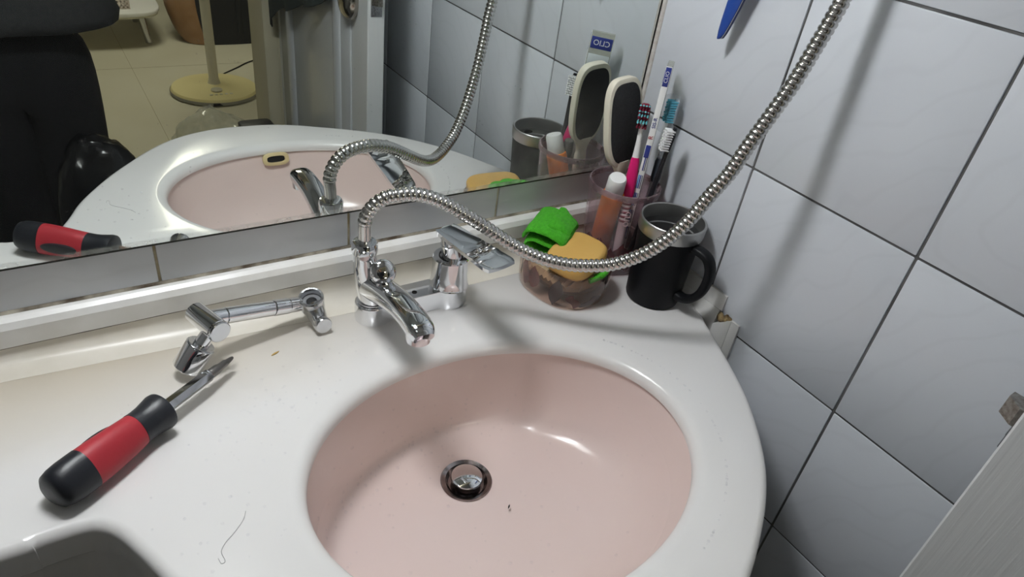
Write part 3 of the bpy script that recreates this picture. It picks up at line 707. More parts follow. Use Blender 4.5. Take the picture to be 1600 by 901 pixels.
# ================================================================== TUMBLER WITH BRUSHES
CX, CY = -.0510, -.0578
t = thing('tumbler', 'clear mauve plastic tumbler with petals in its wall, full of brushes in the corner', 'cup', (CX, CY, 0))
Mc = Matrix.Translation((CX, CY, 0))
obj('cup_wall', lathe([(.0, .0008), (.0345, .0008), (.0368, .003), (.0387, .020), (.0434, .085), (.0459, .1180), (.0461, .1208), (.0453, .1224), (.0439, .1224), (.0429, .1202), (.0402, .085), (.0352, .018), (.0330, .0095), (0, .0090)], 56, Mc, False, False), cup_clear, t, smooth=40)
obj('cup_rim', lathe([(.0464, .1158), (.0468, .1198), (.0461, .1228), (.0441, .1230), (.0429, .1208), (.0427, .1163)], 56, Mc, False, False), glassy('rim_clear', (.55, .42, .45), .05, haze=.25), t, smooth=60, label='darker mauve rim')
def petal(a0, z0, w, h, R, curl, seed):
    rs = []
    for i in range(6):
        v = i / 5; row = []
        for j in range(6):
            u = j / 5 - .5
            hw = w * math.sin(math.pi * min(.98, .03 + v * .94)) ** .8
            a = a0 + u * hw / R(z0); z = z0 + h * v + .004 * math.sin(7 * u + seed)
            r = R(z) - curl * (.5 + .5 * math.sin(5 * u + 3 * v + seed))
            row.append((r * math.cos(a), r * math.sin(a), z))
        rs.append(row)
    front = rs; V = [p for r in front for p in r]; n = 6
    back = [(p[0] * (1 - .0005 / math.hypot(p[0], p[1])), p[1] * (1 - .0005 / math.hypot(p[0], p[1])), p[2]) for p in V]
    F = []
    for i in range(5):
        for j in range(5):
            q = (i * n + j, i * n + j + 1, (i + 1) * n + j + 1, (i + 1) * n + j); F.append(q); F.append(tuple(36 + k for k in q[::-1]))
    b = [j for j in range(6)] + [i * 6 + 5 for i in range(1, 6)] + [30 + j for j in range(4, -1, -1)] + [i * 6 for i in range(4, 0, -1)]
    for k in range(len(b)): F.append((b[k], b[(k + 1) % len(b)], 36 + b[(k + 1) % len(b)], 36 + b[k]))
    return V + back, F
Rc = lambda z: .0364 + (z - .02) * .0718
red_petal = mat('red_petal', rgb(120, 34, 40), .55, var=(50, .4, rgb(66, 18, 24)))
for k, (a, z, w, h) in enumerate([(3.5, .012, .026, .040), (3.95, .008, .028, .034), (4.35, .020, .030, .030), (4.8, .008, .026, .038), (5.3, .012, .030, .036), (3.05, .016, .024, .034), (2.5, .010, .026, .038), (.3, .010, .028, .036), (1.2, .012, .028, .034), (5.9, .010, .026, .030)]):
    obj('petal', xf(petal(a, z, w, h, Rc, .0012, k), Mc), red_petal, t, smooth=60)
va = math.atan2(-.75, -.66) + .10
ca, sa = math.cos(va), math.sin(va)
def on_cup(a, z, off=.0004):
    r = Rc(z) + .0021 + off; n = Vector((math.cos(a), math.sin(a), -.07)).normalized()
    M = frame(n, (0, 0, -1)).to_4x4(); M.translation = Vector((CX + r * math.cos(a), CY + r * math.sin(a), z)); return M
letters('lettering', 'CLIO', .0098, on_cup(va + .10, .092), light_print, t, label='pale CLIO lettering running down the tumbler')

def stickM(B, T, x): return place(B, Vector(T) - Vector(B), x)
# foot file
fB, fT = Vector((-.0330, -.0560, .0112)), Vector((-.0635, -.0276, .2485))
t = thing('foot_file', 'cream paddle foot file with black abrasive faces standing in the tumbler', 'foot file', M=place(fB, fT - fB, (1, 0, 0)))
Mf = place(fB, fT - fB, (1, 0, 0)); LF = (fT - fB).length
def paddle(z0, z1, w, th, n=3.5, k=1.0):
    zc = (z0 + z1) / 2; hh = (z1 - z0) / 2
    out = []
    for a, b in sup(1, 1, n, 56):
        ww = w * (1 - .16 * (b < 0) * b * b)
        out.append((a * ww, zc + b * hh))
    return out
def plate(poly, y0, y1, bev):
    cx = sum(p[0] for p in poly) / len(poly); cz = sum(p[1] for p in poly) / len(poly); rs = []
    def ring(ins, y):
        R = .05; k = (R - ins) / R; return [Mf @ Vector((cx + (p[0] - cx) * k, y, cz + (p[1] - cz) * k)) for p in poly]
    rs = [ring(bev, y0), ring(bev * .3, y0 + bev * .3), ring(0, y0 + bev), ring(0, y1 - bev), ring(bev * .3, y1 - bev * .3), ring(bev, y1)]
    return rings(rs)
obj('head', plate(paddle(.128, LF, .0268, 0), -.0055, .0055, .002), cream_plastic, t, smooth=40)
for y0, y1 in ((-.0066, -.0052), (.0052, .0066)):
    obj('abrasive_face', plate(paddle(.134, LF - .006, .0228, 0), y0, y1, .0005), abrasive, t, smooth=40, label='black abrasive face')
hs = [(.0125, .136), (.0120, .128), (.0088, .121), (.0078, .112), (.0088, .107), (.0090, .092), (.0078, .074), (.0084, .066), (.0088, .03), (.0078, .004), (.005, .0005)]
obj('handle', rings([[Mf @ Vector((a, b * .62, z)) for a, b in sup(r, r, 2.5, 24)] for r, z in hs]), cream_plastic, t, smooth=40)

def bristles(M, x0, x1, z0, z1, nx, nz, L_, m, parent, r=.0010, slope=0., name='bristle_tuft', alt=None):
    vs = {}
    for i in range(nx):
        for j in range(nz):
            x = x0 + (x1 - x0) * (i / (nx - 1) if nx > 1 else .5); z = z0 + (z1 - z0) * j / (nz - 1)
            sl = slope * (1 if j % 2 else -1)
            a = M @ Vector((x, 0, z)); b = M @ Vector((x * 1.05, -L_ * (1 if (i + j) % 2 else .93), z + sl))
            mm = m if (alt is None or (j % 3)) else alt
            vs.setdefault(mm, []).append(cyl(a, b, r, r * 1.1, 6))
    for mm, l in vs.items(): obj(name, join(*l), mm, parent, smooth=30, kind='stuff')
def flat_stick(M, prof, n=2.4, seg=20):
    """prof: (half width x, half depth y, z, y offset)"""
    return rings([[M @ Vector((a, b + yo, z)) for a, b in sup(w, d, n, seg)] for w, d, z, yo in prof])

# pink and white toothbrush
B, T = Vector((-.0640, -.0865, .0112)), Vector((-.0440, -.0540, .2240)); LS = (T - B).length
fd = Vector((-.45, -.60, .0))       # bristle direction (local -y)
def brushM(B, T, face):
    z = (T - B).normalized(); y = -(face - z * face.dot(z)).normalized(); x = y.cross(z)
    M = Matrix(((x.x, y.x, z.x, B.x), (x.y, y.y, z.y, B.y), (x.z, y.z, z.z, B.z), (0, 0, 0, 1))); return M
M = brushM(B, T, Vector((-.62, -.55, 0)))
t = thing('toothbrush', 'pink and white toothbrush with teal and dark red bristles beside the foot file', 'toothbrush', M=M, group='brushes in the tumbler')
obj('handle', flat_stick(M, [(.003, .003, 0, 0), (.0055, .005, .003, 0), (.0062, .0055, .04, 0), (.0055, .0055, .085, 0), (.0062, .006, .095, 0), (.0066, .006, .115, 0)]), white_plastic, t)
obj('grip', flat_stick(M, [(.0060, .0056, .098, 0), (.0070, .0064, .102, 0), (.0072, .0066, .125, 0), (.0056, .0052, .146, 0), (.0046, .004, .150, 0)]), pink_plastic, t, label='magenta rubber grip')
for k in range(5): obj('grip_stripe', flat_stick(M, [(.0060, .0058, .066 + k * .0058, 0), (.0069, .0064, .0675 + k * .0058, -.0001), (.0060, .0058, .069 + k * .0058, 0)]), dark_red, t, label='dark red stripe on the handle')
obj('neck', flat_stick(M, [(.0046, .0040, .146, 0), (.0032, .003, .170, 0), (.0030, .0028, .188, 0), (.0048, .0028, .195, 0)]), white_plastic, t)
obj('brush_head', flat_stick(M, [(.0030, .002, LS - .030, .0), (.0060, .0026, LS - .026, 0), (.0070, .0028, LS - .012, 0), (.0060, .0026, LS - .002, 0), (.003, .002, LS, 0)]), dark_red, t, label='dark red head back')
bristles(M, -.0050, .0050, LS - .027, LS - .003, 4, 8, .0105, teal_bristle, t, .0011, .0012, alt=dark_red)

# packaged toothbrush card
B, T = Vector((-.0400, -.0700, .0112)), Vector((-.0286, -.0627, .2740)); LS = (T - B).length
wdir = Vector((.76, .65, 0)); z = (T - B).normalized(); x = (wdir - z * wdir.dot(z)).normalized(); y = z.cross(x)
M = Matrix(((x.x, y.x, z.x, B.x), (x.y, y.y, z.y, B.y), (x.z, y.z, z.z, B.z), (0, 0, 0, 1)))
t = thing('toothbrush_packet', 'tall printed clear toothbrush packet with blue corner tag standing against the tiles', 'packet', M=M)
HW = .0150; TK = .0036
def card(x0, x1, z0, z1, y0, y1, bev=.0008): return xf(box(x0, x1, y0, y1, z0, z1, bev, 2), M)
for y0 in (-TK, TK - .0006): obj('blister', card(-HW, HW, 0, LS, y0, y0 + .0006, .0002), clear_film, t, label='clear film face of the packet')
obj('far_edge', card(HW - .0006, HW, 0, LS, -TK, TK, .0002), clear_film, t)
obj('printed_side', card(-HW - .0006, -HW + .0002, 0, LS - .001, -TK, TK, .0003), white_plastic, t, label='white printed narrow side')
def onM(org, right, up, n):
    Mm = Matrix(((right.x, up.x, n.x, 0), (right.y, up.y, n.y, 0), (right.z, up.z, n.z, 0), (0, 0, 0, 1))); Mm.translation = M @ Vector(org); return Mm
# narrow side: writing runs up the side
obj('tag', card(-HW - .0009, -HW - .0006, LS - .024, LS - .002, -TK + .0004, TK - .0004, .0001), navy_print, t, label='dark blue tag')
letters('lettering', 'CLIO', .0060, onM((-HW - .0011, 0, LS - .013), z, y, -x), white_plastic, t, .0001, label='white CLIO lettering on the tag')
letters('lettering', 'SIS-R', .0064, onM((-HW - .0009, 0, LS - .068), z, y, -x), navy_print, t, .0001, label='blue lettering')
letters('lettering', 'R', .0076, onM((-HW - .0009, 0, LS - .086), z, y, -x), red_print, t, .0001, label='red letter')
obj('print_bar', card(-HW - .0009, -HW - .0006, LS - .112, LS - .096, -TK + .0006, TK - .0006, .0001), navy_print, t)
for k in range(14):
    yy = (-.0020, 0, .0020)[k % 3]; zz = LS - .225 + (k // 3) * .024
    obj('print_line', card(-HW - .0009, -HW - .0006, zz, zz + .018, yy - .0007, yy + .0007, .0001), [grey_print, navy_print, blue_print][k % 3], t)
# broad face turned to the mirror
obj('tag', card(-HW + .0012, HW - .0012, LS - .021, LS - .006, TK, TK + .0004, .0002), navy_print, t, label='dark blue tag')
letters('lettering', 'CLIO', .0098, onM((0, TK + .0005, LS - .0135), -x, z, y), white_plastic, t, .0001, label='white CLIO lettering on the tag')
obj('card_patch', card(-HW + .001, HW - .001, LS - .042, LS - .028, TK, TK + .0003, .0001), mat('frost_print', rgb(214, 220, 222), .5), t)
letters('lettering', 'SIS', .0092, onM((.001, TK + .0003, LS - .051), -x, z, y), navy_print, t, .0001, label='blue lettering')
letters('lettering', 'R-', .0085, onM((-.003, TK + .0003, LS - .062), -x, z, y), red_print, t, .0001, label='red lettering')
obj('print_bar', card(-HW + .001, HW - .001, LS - .082, LS - .072, TK, TK + .0003, .0001), navy_print, t)

# capped toothbrush with blue bristles
B, T = Vector((-.0260, -.0800, .0112)), Vector((-.0125, -.0725, .2330)); LS = (T - B).length
M = brushM(B, T, Vector((-.84, .30, 0)))
t = thing('toothbrush', 'clear and dark grey toothbrush with pale blue bristles under a clear cover', 'toothbrush', M=M, group='brushes in the tumbler')
obj('handle', flat_stick(M, [(.003, .003, 0, 0), (.0058, .005, .003, 0), (.0062, .0052, .05, 0), (.0056, .005, .090, 0)]), black_plastic, t, label='black handle end')
obj('clear_section', flat_stick(M, [(.0056, .005, .0905, 0), (.0054, .0048, .116, 0)]), glassy('smoke_clear', (.72, .73, .76), .05, haze=.25), t, label='clear ribbed handle section')
obj('grip', flat_stick(M, [(.0054, .005, .1165, 0), (.0064, .0058, .121, 0), (.0064, .0058, .142, 0), (.0050, .0046, .147, 0)]), mat('slate_rubber', rgb(52, 60, 70), .6), t, label='slate grey rubber grip')
obj('neck', flat_stick(M, [(.0048, .0044, .1475, 0), (.0036, .0032, .165, 0), (.0030, .0028, .190, 0), (.0048, .0026, LS - .028, 0)]), glassy('frost_clear', (.85, .88, .92), .1, haze=.3), t)
obj('brush_head', flat_stick(M, [(.0032, .002, LS - .030, 0), (.0062, .0024, LS - .026, 0), (.0068, .0026, LS - .010, 0), (.0056, .0024, LS - .002, 0), (.003, .002, LS, 0)]), glassy('head_clear', (.8, .9, .95), .1, haze=.4), t)
bristles(M, -.0048, .0048, LS - .027, LS - .003, 4, 9, .0105, blue_bristle, t, .0012)
cv = [(.0078, .0095, LS - .040, -.005), (.0088, .0098, LS - .030, -.0055), (.0092, .0098, LS - .006, -.0055), (.0080, .0090, LS + .003, -.0055), (.004, .005, LS + .0055, -.0055)]
obj('head_cover', flat_stick(M, cv, 3.2, 32), clear_cover, t, smooth=50, label='clear snap-on head cover')

# black toothbrush with white bristles, leaning right
B, T = Vector((-.0470, -.0885, .0112)), Vector((-.0330, -.0990, .2095)); LS = (T - B).length
M = brushM(B, T, Vector((-.80, .35, .0)))
t = thing('toothbrush', 'thin black toothbrush with white bristles leaning towards the right wall', 'toothbrush', M=M, group='brushes in the tumbler')
obj('handle', flat_stick(M, [(.003, .002, 0, 0), (.0048, .0030, .004, 0), (.0046, .0030, .09, 0), (.0034, .0026, .130, 0), (.0032, .0024, LS - .032, 0), (.0056, .0022, LS - .026, 0), (.0060, .0022, LS - .008, 0), (.003, .002, LS, 0)]), black_plastic, t)
bristles(M, -.0042, .0042, LS - .028, LS - .004, 4, 9, .0110, white_bristle, t, .0011)

# orange tube with white cap
B, T = Vector((-.0535, -.0385, .0112)), Vector((-.0775, -.0695, .1385)); LS = (T - B).length; M = place(B, T - B, (1, 0, 0))
t = thing('stick_tube', 'orange stick tube with a white cap in the tumbler', 'tube', M=M)
obj('tube_body', lathe([(.0115, 0), (.0138, .001), (.0142, .004), (.0142, LS - .030), (.0132, LS - .0265), (.0112, LS - .0262)], 32, M), orange_m, t, smooth=35)
obj('cap', lathe([(.0114, LS - .0268), (.0120, LS - .0255), (.0114, LS - .003), (.0102, LS - .0004), (0, LS)], 32, M), white_plastic, t, smooth=35)
# grey rounded pumice stick
B, T = Vector((-.0480, -.0680, .0112)), Vector((-.0575, -.0585, .1330)); LS = (T - B).length; M = place(B, T - B, (1, 0, 0))
t = thing('pumice_stick', 'grey speckled round-ended stick behind the orange tube', 'stick', M=M)
obj('shaft', cyl(B, B + (T - B) * .8, .0050, .0052, 20), rubber_grey, t)
obj('rounded_end', lathe([(.0052, LS * .8 - .002), (.0066, LS * .8 + .004), (.0070, LS - .006), (.0060, LS - .0015), (.004, LS), (0, LS + .0003)], 28, M), mat('pumice', rgb(112, 108, 104), .9, var=(500, .5, rgb(74, 72, 70)), bump=(600, .6)), t)

# ================================================================== MUG
GX, GY = -.0448, -.1445
t = thing('steel_mug', 'black steel mug with a bare metal rim beside the tumbler', 'mug', (GX, GY, 0))
Mg = Matrix.Translation((GX, GY, 0))
obj('body', lathe([(0, .0006), (.0315, .0006), (.0335, .0016), (.0344, .005), (.0362, .050), (.0388, .0955), (.0388, .0975)], 64, Mg, False, False), black_enamel, t, smooth=40)
obj('rim', lathe([(.0382, .0973), (.0398, .0977), (.0403, .0993), (.0410, .1125), (.0406, .1143), (.0396, .1150), (.0380, .1143), (.0372, .1100), (.0370, .0975)], 64, Mg, False, False), steel_mug, t, smooth=50, label='brushed steel rim')
obj('inner_wall', lathe([(.0370, .0977), (.0366, .0905), (.0350, .0895), (.0330, .040), (.0310, .010), (.026, .006), (0, .0055)], 64, Mg, False, False), mug_inside, t, smooth=50, label='dark steel inside of the mug')
hd = Vector((.16, -.985, 0)).normalized(); hs_ = Vector((-hd.y, hd.x, 0))
hpts = [(.0362, .0905), (.046, .0920), (.0585, .0885), (.0660, .0775), (.0675, .0610), (.0640, .0430), (.0550, .0290), (.0440, .0225), (.0340, .0227)]
HPt = catmull([(GX + hd.x * a, GY + hd.y * a, z) for a, z in hpts], 6)
obj('handle', sweep(HPt, 1.0, 20, lambda u: [(b * .0052, a * .0078) for a, b in sup(1, 1, 2.8, 24)] , up=tuple(hd)), black_enamel, t, smooth=50)

# ================================================================== SOAP DISH
DX, DY = -.1435, -.0790
Md = Matrix.Translation((DX, DY, 0)) @ Matrix.Rotation(.16, 4, 'Z')
t = thing('soap_dish', 'clear oval soap dish with dried petals set in its thick wall', 'soap dish', M=Matrix.Translation((DX, DY, 0)))
def dr(a, b, z): return [Md @ Vector((x, y, z)) for x, y in sup(a, b, 2.35, 64)]
obj('dish_wall', rings([dr(.040, .046, .0008), dr(.0475, .0545, .0008), dr(.0500, .0570, .004), dr(.0507, .0578, .015), dr(.0515, .0586, .038), dr(.0512, .0583, .0445), dr(.0500, .0570, .0462), dr(.0488, .0558, .0450), dr(.0440, .0512, .0300), dr(.0410, .0480, .0180), dr(.036, .043, .0155), dr(.010, .012, .0150)], True, True, True), dish_clear, t, smooth=45)
def dpetal(a0, z0, w, h, seed, kk=.945):
    rs = []; n = 6
    def P(a, z, k): 
        c, s = math.cos(a), math.sin(a); x = .0510 * math.copysign(abs(c) ** (2 / 2.35), c); y = .0581 * math.copysign(abs(s) ** (2 / 2.35), s)
        return Md @ Vector((x * k, y * k, z))
    V = []
    for lay in (0, 1):
        for i in range(n):
            v = i / (n - 1)
            for j in range(n):
                u = j / (n - 1) - .5; hw = w * math.sin(math.pi * (.03 + .94 * v)) ** .8
                zz = z0 + h * v * (1) + .006 * u * math.sin(seed * 2.3)
                V.append(P(a0 + u * hw / .054, min(.042, max(.003, zz)), kk - .012 * math.sin(4 * u + 3 * v + seed) - lay * .008))
    F = []
    for i in range(n - 1):
        for j in range(n - 1):
            q = (i * n + j, i * n + j + 1, (i + 1) * n + j + 1, (i + 1) * n + j); F.append(q); F.append(tuple(36 + k for k in q[::-1]))
    b = [j for j in range(6)] + [i * 6 + 5 for i in range(1, 6)] + [30 + j for j in range(4, -1, -1)] + [i * 6 for i in range(4, 0, -1)]
    for k in range(len(b)): F.append((b[k], b[(k + 1) % len(b)], 36 + b[(k + 1) % len(b)], 36 + b[k]))
    return V, F
dark_petal = mat('dark_petal', rgb(58, 32, 34), .6, var=(60, .4, rgb(36, 18, 20)))
for k, (a, z, w, h, dk) in enumerate([(3.05, .010, .015, .030, 0), (3.62, .004, .020, .034, 1), (4.12, .006, .024, .013, 0), (4.62, .003, .040, .010, 1), (5.35, .010, .026, .022, 1), (2.75, .008, .022, .030, 0), (5.85, .008, .026, .026, 1), (2.3, .008, .024, .030, 1), (1.3, .006, .024, .030, 0), (.3, .006, .024, .028, 0)]):
    obj('petal', dpetal(a, z, w, h, k), dark_petal if dk else petal_m, t, smooth=60)
# folded sponge pad in the dish
t = thing('scrub_pad', 'tan ribbed pad folded in the soap dish under the soap', 'pad', (DX, DY, .0155))
rs = []
for i in range(49):
    u = i / 48; y = -.046 + .088 * u
    w = .0415 * max(.12, 1 - abs(2 * u - 1) ** 2.6) ** .45
    zt = .0335 + .0020 * math.sin(u * math.pi * 24)
    rs.append([Md @ Vector(p) for p in ((-w * .80, y * .86, .0162), (w * .80, y * .86, .0162), (w, y, zt - .005), (w * .7, y, zt), (0, y, zt + .0015), (-w * .7, y, zt), (-w, y, zt - .005))])
obj('ribbed_pad', rings(rs), sponge_m, t, smooth=50)

# soap bar
sl = Vector((.060, .024, -.004)).normalized()
Msp = place((-.1455, -.0985, .0560), (-.10, -.10, .985), sl)
t = thing('soap_bar', 'yellow bar of soap lying in the clear dish on the green cloth', 'soap', M=Msp)
so = obj('bar', xf(prism(sup(.0385, .0300, 3.4, 48), -.0100, .0100, .0075, steps=5), Msp), soap_m, t, smooth=70)

# green cloth: folded bundle behind the soap plus the tail under it
t = thing('cleaning_cloth', 'bright green folded cleaning cloth in the soap dish behind the soap', 'cloth', (-.155, -.05, .046))
def folded(path, wfun, axisdir, th, seed, amp=.0022, nw=26):
    """thick cloth sheet: profile path (s-direction) swept across its width"""
    P = catmull(path, 7); a = Vector(axisdir).normalized(); n = len(P); up_, dn_ = [], []
    for i, p in enumerate(P):
        tt = (P[min(i + 1, n - 1)] - P[max(i - 1, 0)]).normalized(); nn = a.cross(tt).normalized(); w = wfun(i / (n - 1))
        ru, rd = [], []
        for j in range(nw + 1):
            v = j / nw * 2 - 1; q = p + a * (w * v)
            d = amp * (noise.noise(q * 45 + Vector((seed, 0, 0))) + .6 * noise.noise(q * 110 + Vector((0, seed, 0))))
            e = math.sqrt(max(.02, 1 - abs(v) ** 7)); drop = Vector((0, 0, -.003 * abs(v) ** 3))
            ru.append(q + nn * (d + th * .5 * e) + drop); rd.append(q + nn * (d - th * .5 * e) + drop)
        up_.append(ru); dn_.append(rd)
    rs = [up_[i] + dn_[i][::-1] for i in range(n)]
    return rings(rs)
ca_ = Vector((.80, .52, .10)).normalized()       # width direction (to the right and away)
cu_ = Vector((-.50, .80, 0)).normalized()          # towards the wall
c0 = Vector((-.1490, -.0520, .050))
def cp(u, z, s=0): return tuple(c0 + cu_ * u + ca_ * s + Vector((0, 0, z)))
path = [cp(-.016, .002), cp(.004, -.002), cp(.020, .002), cp(.026, .010), cp(.018, .0165), cp(.0, .014), cp(-.014, .0135), cp(-.0215, .019), cp(-.016, .0255), cp(.0, .0285), cp(.014, .0300), cp(.025, .0265), cp(.0295, .017)]
obj('folds', folded(path, lambda u: .030 + .002 * math.sin(9 * u), ca_, .0062, 3, .0016), green_cloth, t, smooth=70)
path2 = [cp(.004, .0345, .006), cp(-.006, .0335, .005), cp(-.016, .0300, .004), cp(-.022, .0240, .003)]
obj('top_flap', folded(path2, lambda u: .0215 + .003 * math.sin(5 * u + 1), ca_, .0045, 8, .0020), green_cloth, t, smooth=70, label='uppermost flap of the cloth')
for k in range(4):
    yb = -.132 + k * .0042
    tail = [(-.1480 + .012 * k, yb + .0, .0405 + .0006 * k), (-.1300 + .006 * k, yb - .001, .0440), (-.1120 + .003 * k, yb + .009, .0440), (-.1010, yb + .020, .0420)]
    obj('tail_pleat', sweep(catmull(tail, 6), .0032, 10), green_cloth, t, smooth=70, label='pleated green tail under the soap')

# ================================================================== BLUE HANGING BRUSH
hT, hB = Vector((-.0215, -.1400, .462)), Vector((-.0180, -.1125, .3160))
z = (hB - hT).normalized(); xw = Vector((0, -1, 0)); xw = (xw - z * xw.dot(z)).normalized(); yn = z.cross(xw)
if yn.x > 0: yn = -yn
M = Matrix(((xw.x, yn.x, z.x, hT.x), (xw.y, yn.y, z.y, hT.y), (xw.z, yn.z, z.z, hT.z), (0, 0, 0, 1)))
LB = (hB - hT).length
t = thing('hanging_brush', 'blue brush with a tapered handle hanging tip down on the right wall tiles', 'brush', M=M)
def blade(y0, y1, k=1.0, bulge=0.):
    pr = [(.006, 0), (.0085, .01), (.0100, .05), (.0096, .085), (.0080, .112), (.0060, .130), (.0042, .1415), (.0024, LB - .0014), (.0008, LB)]
    def sec(w): return [(-w, y0), (-w * .5, y0), (0, y0), (w * .5, y0), (w, y0), (w, y1), (w * .5, y1 + bulge), (0, y1 + bulge * 1.3), (-w * .5, y1 + bulge), (-w, y1)]
    return rings([[M @ Vector((a * k, b, zz)) for a, b in sec(w)] for w, zz in pr])
obj('handle', blade(.0004, .0016, 1, .0016), blue_plastic, t, smooth=45)
obj('edge_line', blade(-.0003, .0004, 1.03), white_plastic, t, label='thin white line along the edge')
obj('handle_back', blade(-.0042, -.0003, 1.0), mat('navy_plastic', rgb(24, 40, 92), .35), t, smooth=45, label='darker blue back')
obj('brush_block', xf(box(-.011, .011, -.0045, .0035, -.060, .004, .003, 3), M), blue_plastic, t)
Mb = M @ Matrix.Rotation(math.pi, 4, 'Z')
bristles(Mb @ Matrix.Translation((0, -.0030, 0)), -.008, .008, -.056, -.004, 5, 14, .009, white_bristle, t, .0011)
hk = obj('wall_hook', join(cyl((-.0005, -.1445, .545), (-.004, -.1445, .545), .012, seg=24, bev=.001), sweep(catmull([(-.003, -.1445, .545), (-.012, -.1443, .543), (-.019, -.1441, .536), (-.021, -.1440, .528), (-.024, -.1440, .534)], 5), .0022, 12)), chrome, label='small chrome hook on the tiles holding the blue brush', cat='hook')

# ================================================================== DOOR (open against the right wall)
F0, F1 = Vector((-.1457, -.5545, 0)), Vector((-.1165, -1.2040, 0))     # room-side face: free edge -> hinge side
du = (F1 - F0).normalized(); dn = Vector((du.y, -du.x, 0))
if dn.x > 0: dn = -dn                                                  # points into the room (-x)
MD = Matrix(((du.x, dn.x, 0, F0.x), (du.y, dn.y, 0, F0.y), (0, 0, 1, 0), (0, 0, 0, 1)))
DWd = (F1 - F0).length; TH = .032
door = obj('door_1', xf(box(0, DWd, -TH, 0, FLOORZ + .012, 1.14, .0015, 1), MD), door_m, kind=S, smooth=30, label='white wood-grained bathroom door standing open by the right wall')
smooth_door = mat('smooth_door', rgb(190, 193, 196), .24, coat=.15)
PX0, PX1, PZ0, PZ1 = .085, DWd - .035, -.74, .30
def dplate(x0, x1, z0, z1, y0, y1, bev): return xf(prism([(a * (x1 - x0) / 2 + (x0 + x1) / 2, -(b * (z1 - z0) / 2 + (z0 + z1) / 2)) for a, b in sup(1, 1, 9, 48)], y0, y1, bev, M=Matrix(((1, 0, 0, 0), (0, 0, 1, 0), (0, -1, 0, 0), (0, 0, 0, 1)))), MD)
obj('door_panel', dplate(PX0, PX1, PZ0, .30, -.001, .0035, .003), smooth_door, door, smooth=40, label='smooth grey moulded door panel')
obj('door_panel', dplate(PX0, PX1, .40, 1.02, -.001, .0035, .003), smooth_door, door, smooth=40, label='smooth grey moulded door panel')
for x_, r_ in ((PX0 + .075, .020), (PX1 - .10, .024)):
    obj('door_moulding', sweep([MD @ Vector((x_, .0025, z)) for z in (PZ0 + .05, -.3, 0, .25)], r_, 16, lambda u: [(a * .45, b) for a, b in sup(1, 1, 2, 16)]), smooth_door, door, smooth=60)
obj('door_latch_plate', xf(join(box(-.0012, .0006, -.0265, -.0055, .166, .258, .0008, 1)), MD), chrome_dull, door, label='metal latch plate on the door edge')
obj('door_latch_bolt', xf(rings([[(-.001, -.0225, z), (-.001, -.0060, z), (-.0035, -.0060, z), (-.0135, -.0140, z), (-.0135, -.0225, z)] for z in (.1865, .2015)]), MD), mat('latch_metal', (.42, .40, .37), .35, metal=1., var=(300, .4, (.22, .2, .18))), door, smooth=15, label='slanted metal latch bolt')
obj('door_screw', xf(cyl((-.0022, -.016, .176), (-.0010, -.016, .176), .0035, seg=16), MD), chrome_dull, door)
kp = MD @ Vector((.080, 0, .178))
obj('door_handle', lathe([(.034, .0), (.036, .004), (.0365, .008), (.034, .014), (.027, .020), (.015, .0235), (0, .0245)], 40, place(kp, dn)), mat('bronze_metal', (.46, .42, .37), .16, metal=1.), door, smooth=45, label='round dark metal door pull')
# dark cloth on a hook of the door
hk2 = MD @ Vector((.37, .004, .36))
t = thing('hanging_towel', 'dark green cloth hanging on the bathroom door, seen in the mirror', 'towel', M=Matrix.Translation(hk2))
rs = []
for i in range(25):
    v = i / 24; row = []
    for j in range(29):
        u = j / 28; x_ = .12 + .515 * u
        zb = .165 - .155 * u - .035 * max(0, (u - .80)) / .20 * (1 if u > .8 else 0) + .006 * math.sin(u * 19)
        zz = .372 + (zb - .372) * v - .03 * math.sin(math.pi * u) * (1 - v)
        row.append(MD @ Vector((x_, .016 + .009 * (1 + math.sin(u * 21 + v * 2)) * (.3 + .7 * v), zz)))
    rs.append(row)
rs2 = [[p + dn * .003 for p in r] for r in rs]
obj('cloth', rings([a + b[::-1] for a, b in zip(rs, rs2)]), mat('dark_green_cloth', rgb(40, 48, 46), .9, bump=(300, .4)), t, smooth=60)
obj('door_hook', sweep([MD @ Vector(p) for p in ((.14, -.001, .37), (.14, .024, .368), (.14, .030, .378))], .003, 10), chrome, door)

# ================================================================== THINGS IN THE ROOM BEHIND (seen in the mirror)
# tall black box beside the door frame
t = thing('storage_bin', 'slim black plastic bin beside the cream door frame, seen in the mirror', 'bin', (-.205, -1.14, FLOORZ))
obj('bin_body', rings([[(x, y, z) for x, y in [(-.205 + a, -1.14 + b) for a, b in sup(w, d, 7, 40)]] for w, d, z in ((.030, .034, FLOORZ + .0005), (.032, .036, FLOORZ + .01), (.040, .044, -.276))]), dark_bag, t, smooth=40)
obj('bin_lid', rings([[(-.205 + a, -1.14 + b, z) for a, b in sup(w, d, 7, 40)] for w, d, z in ((.043, .046, -.2755), (.044, .047, -.271), (.043, .046, -.262), (.040, .043, -.2595))]), black_plastic, t, smooth=40)
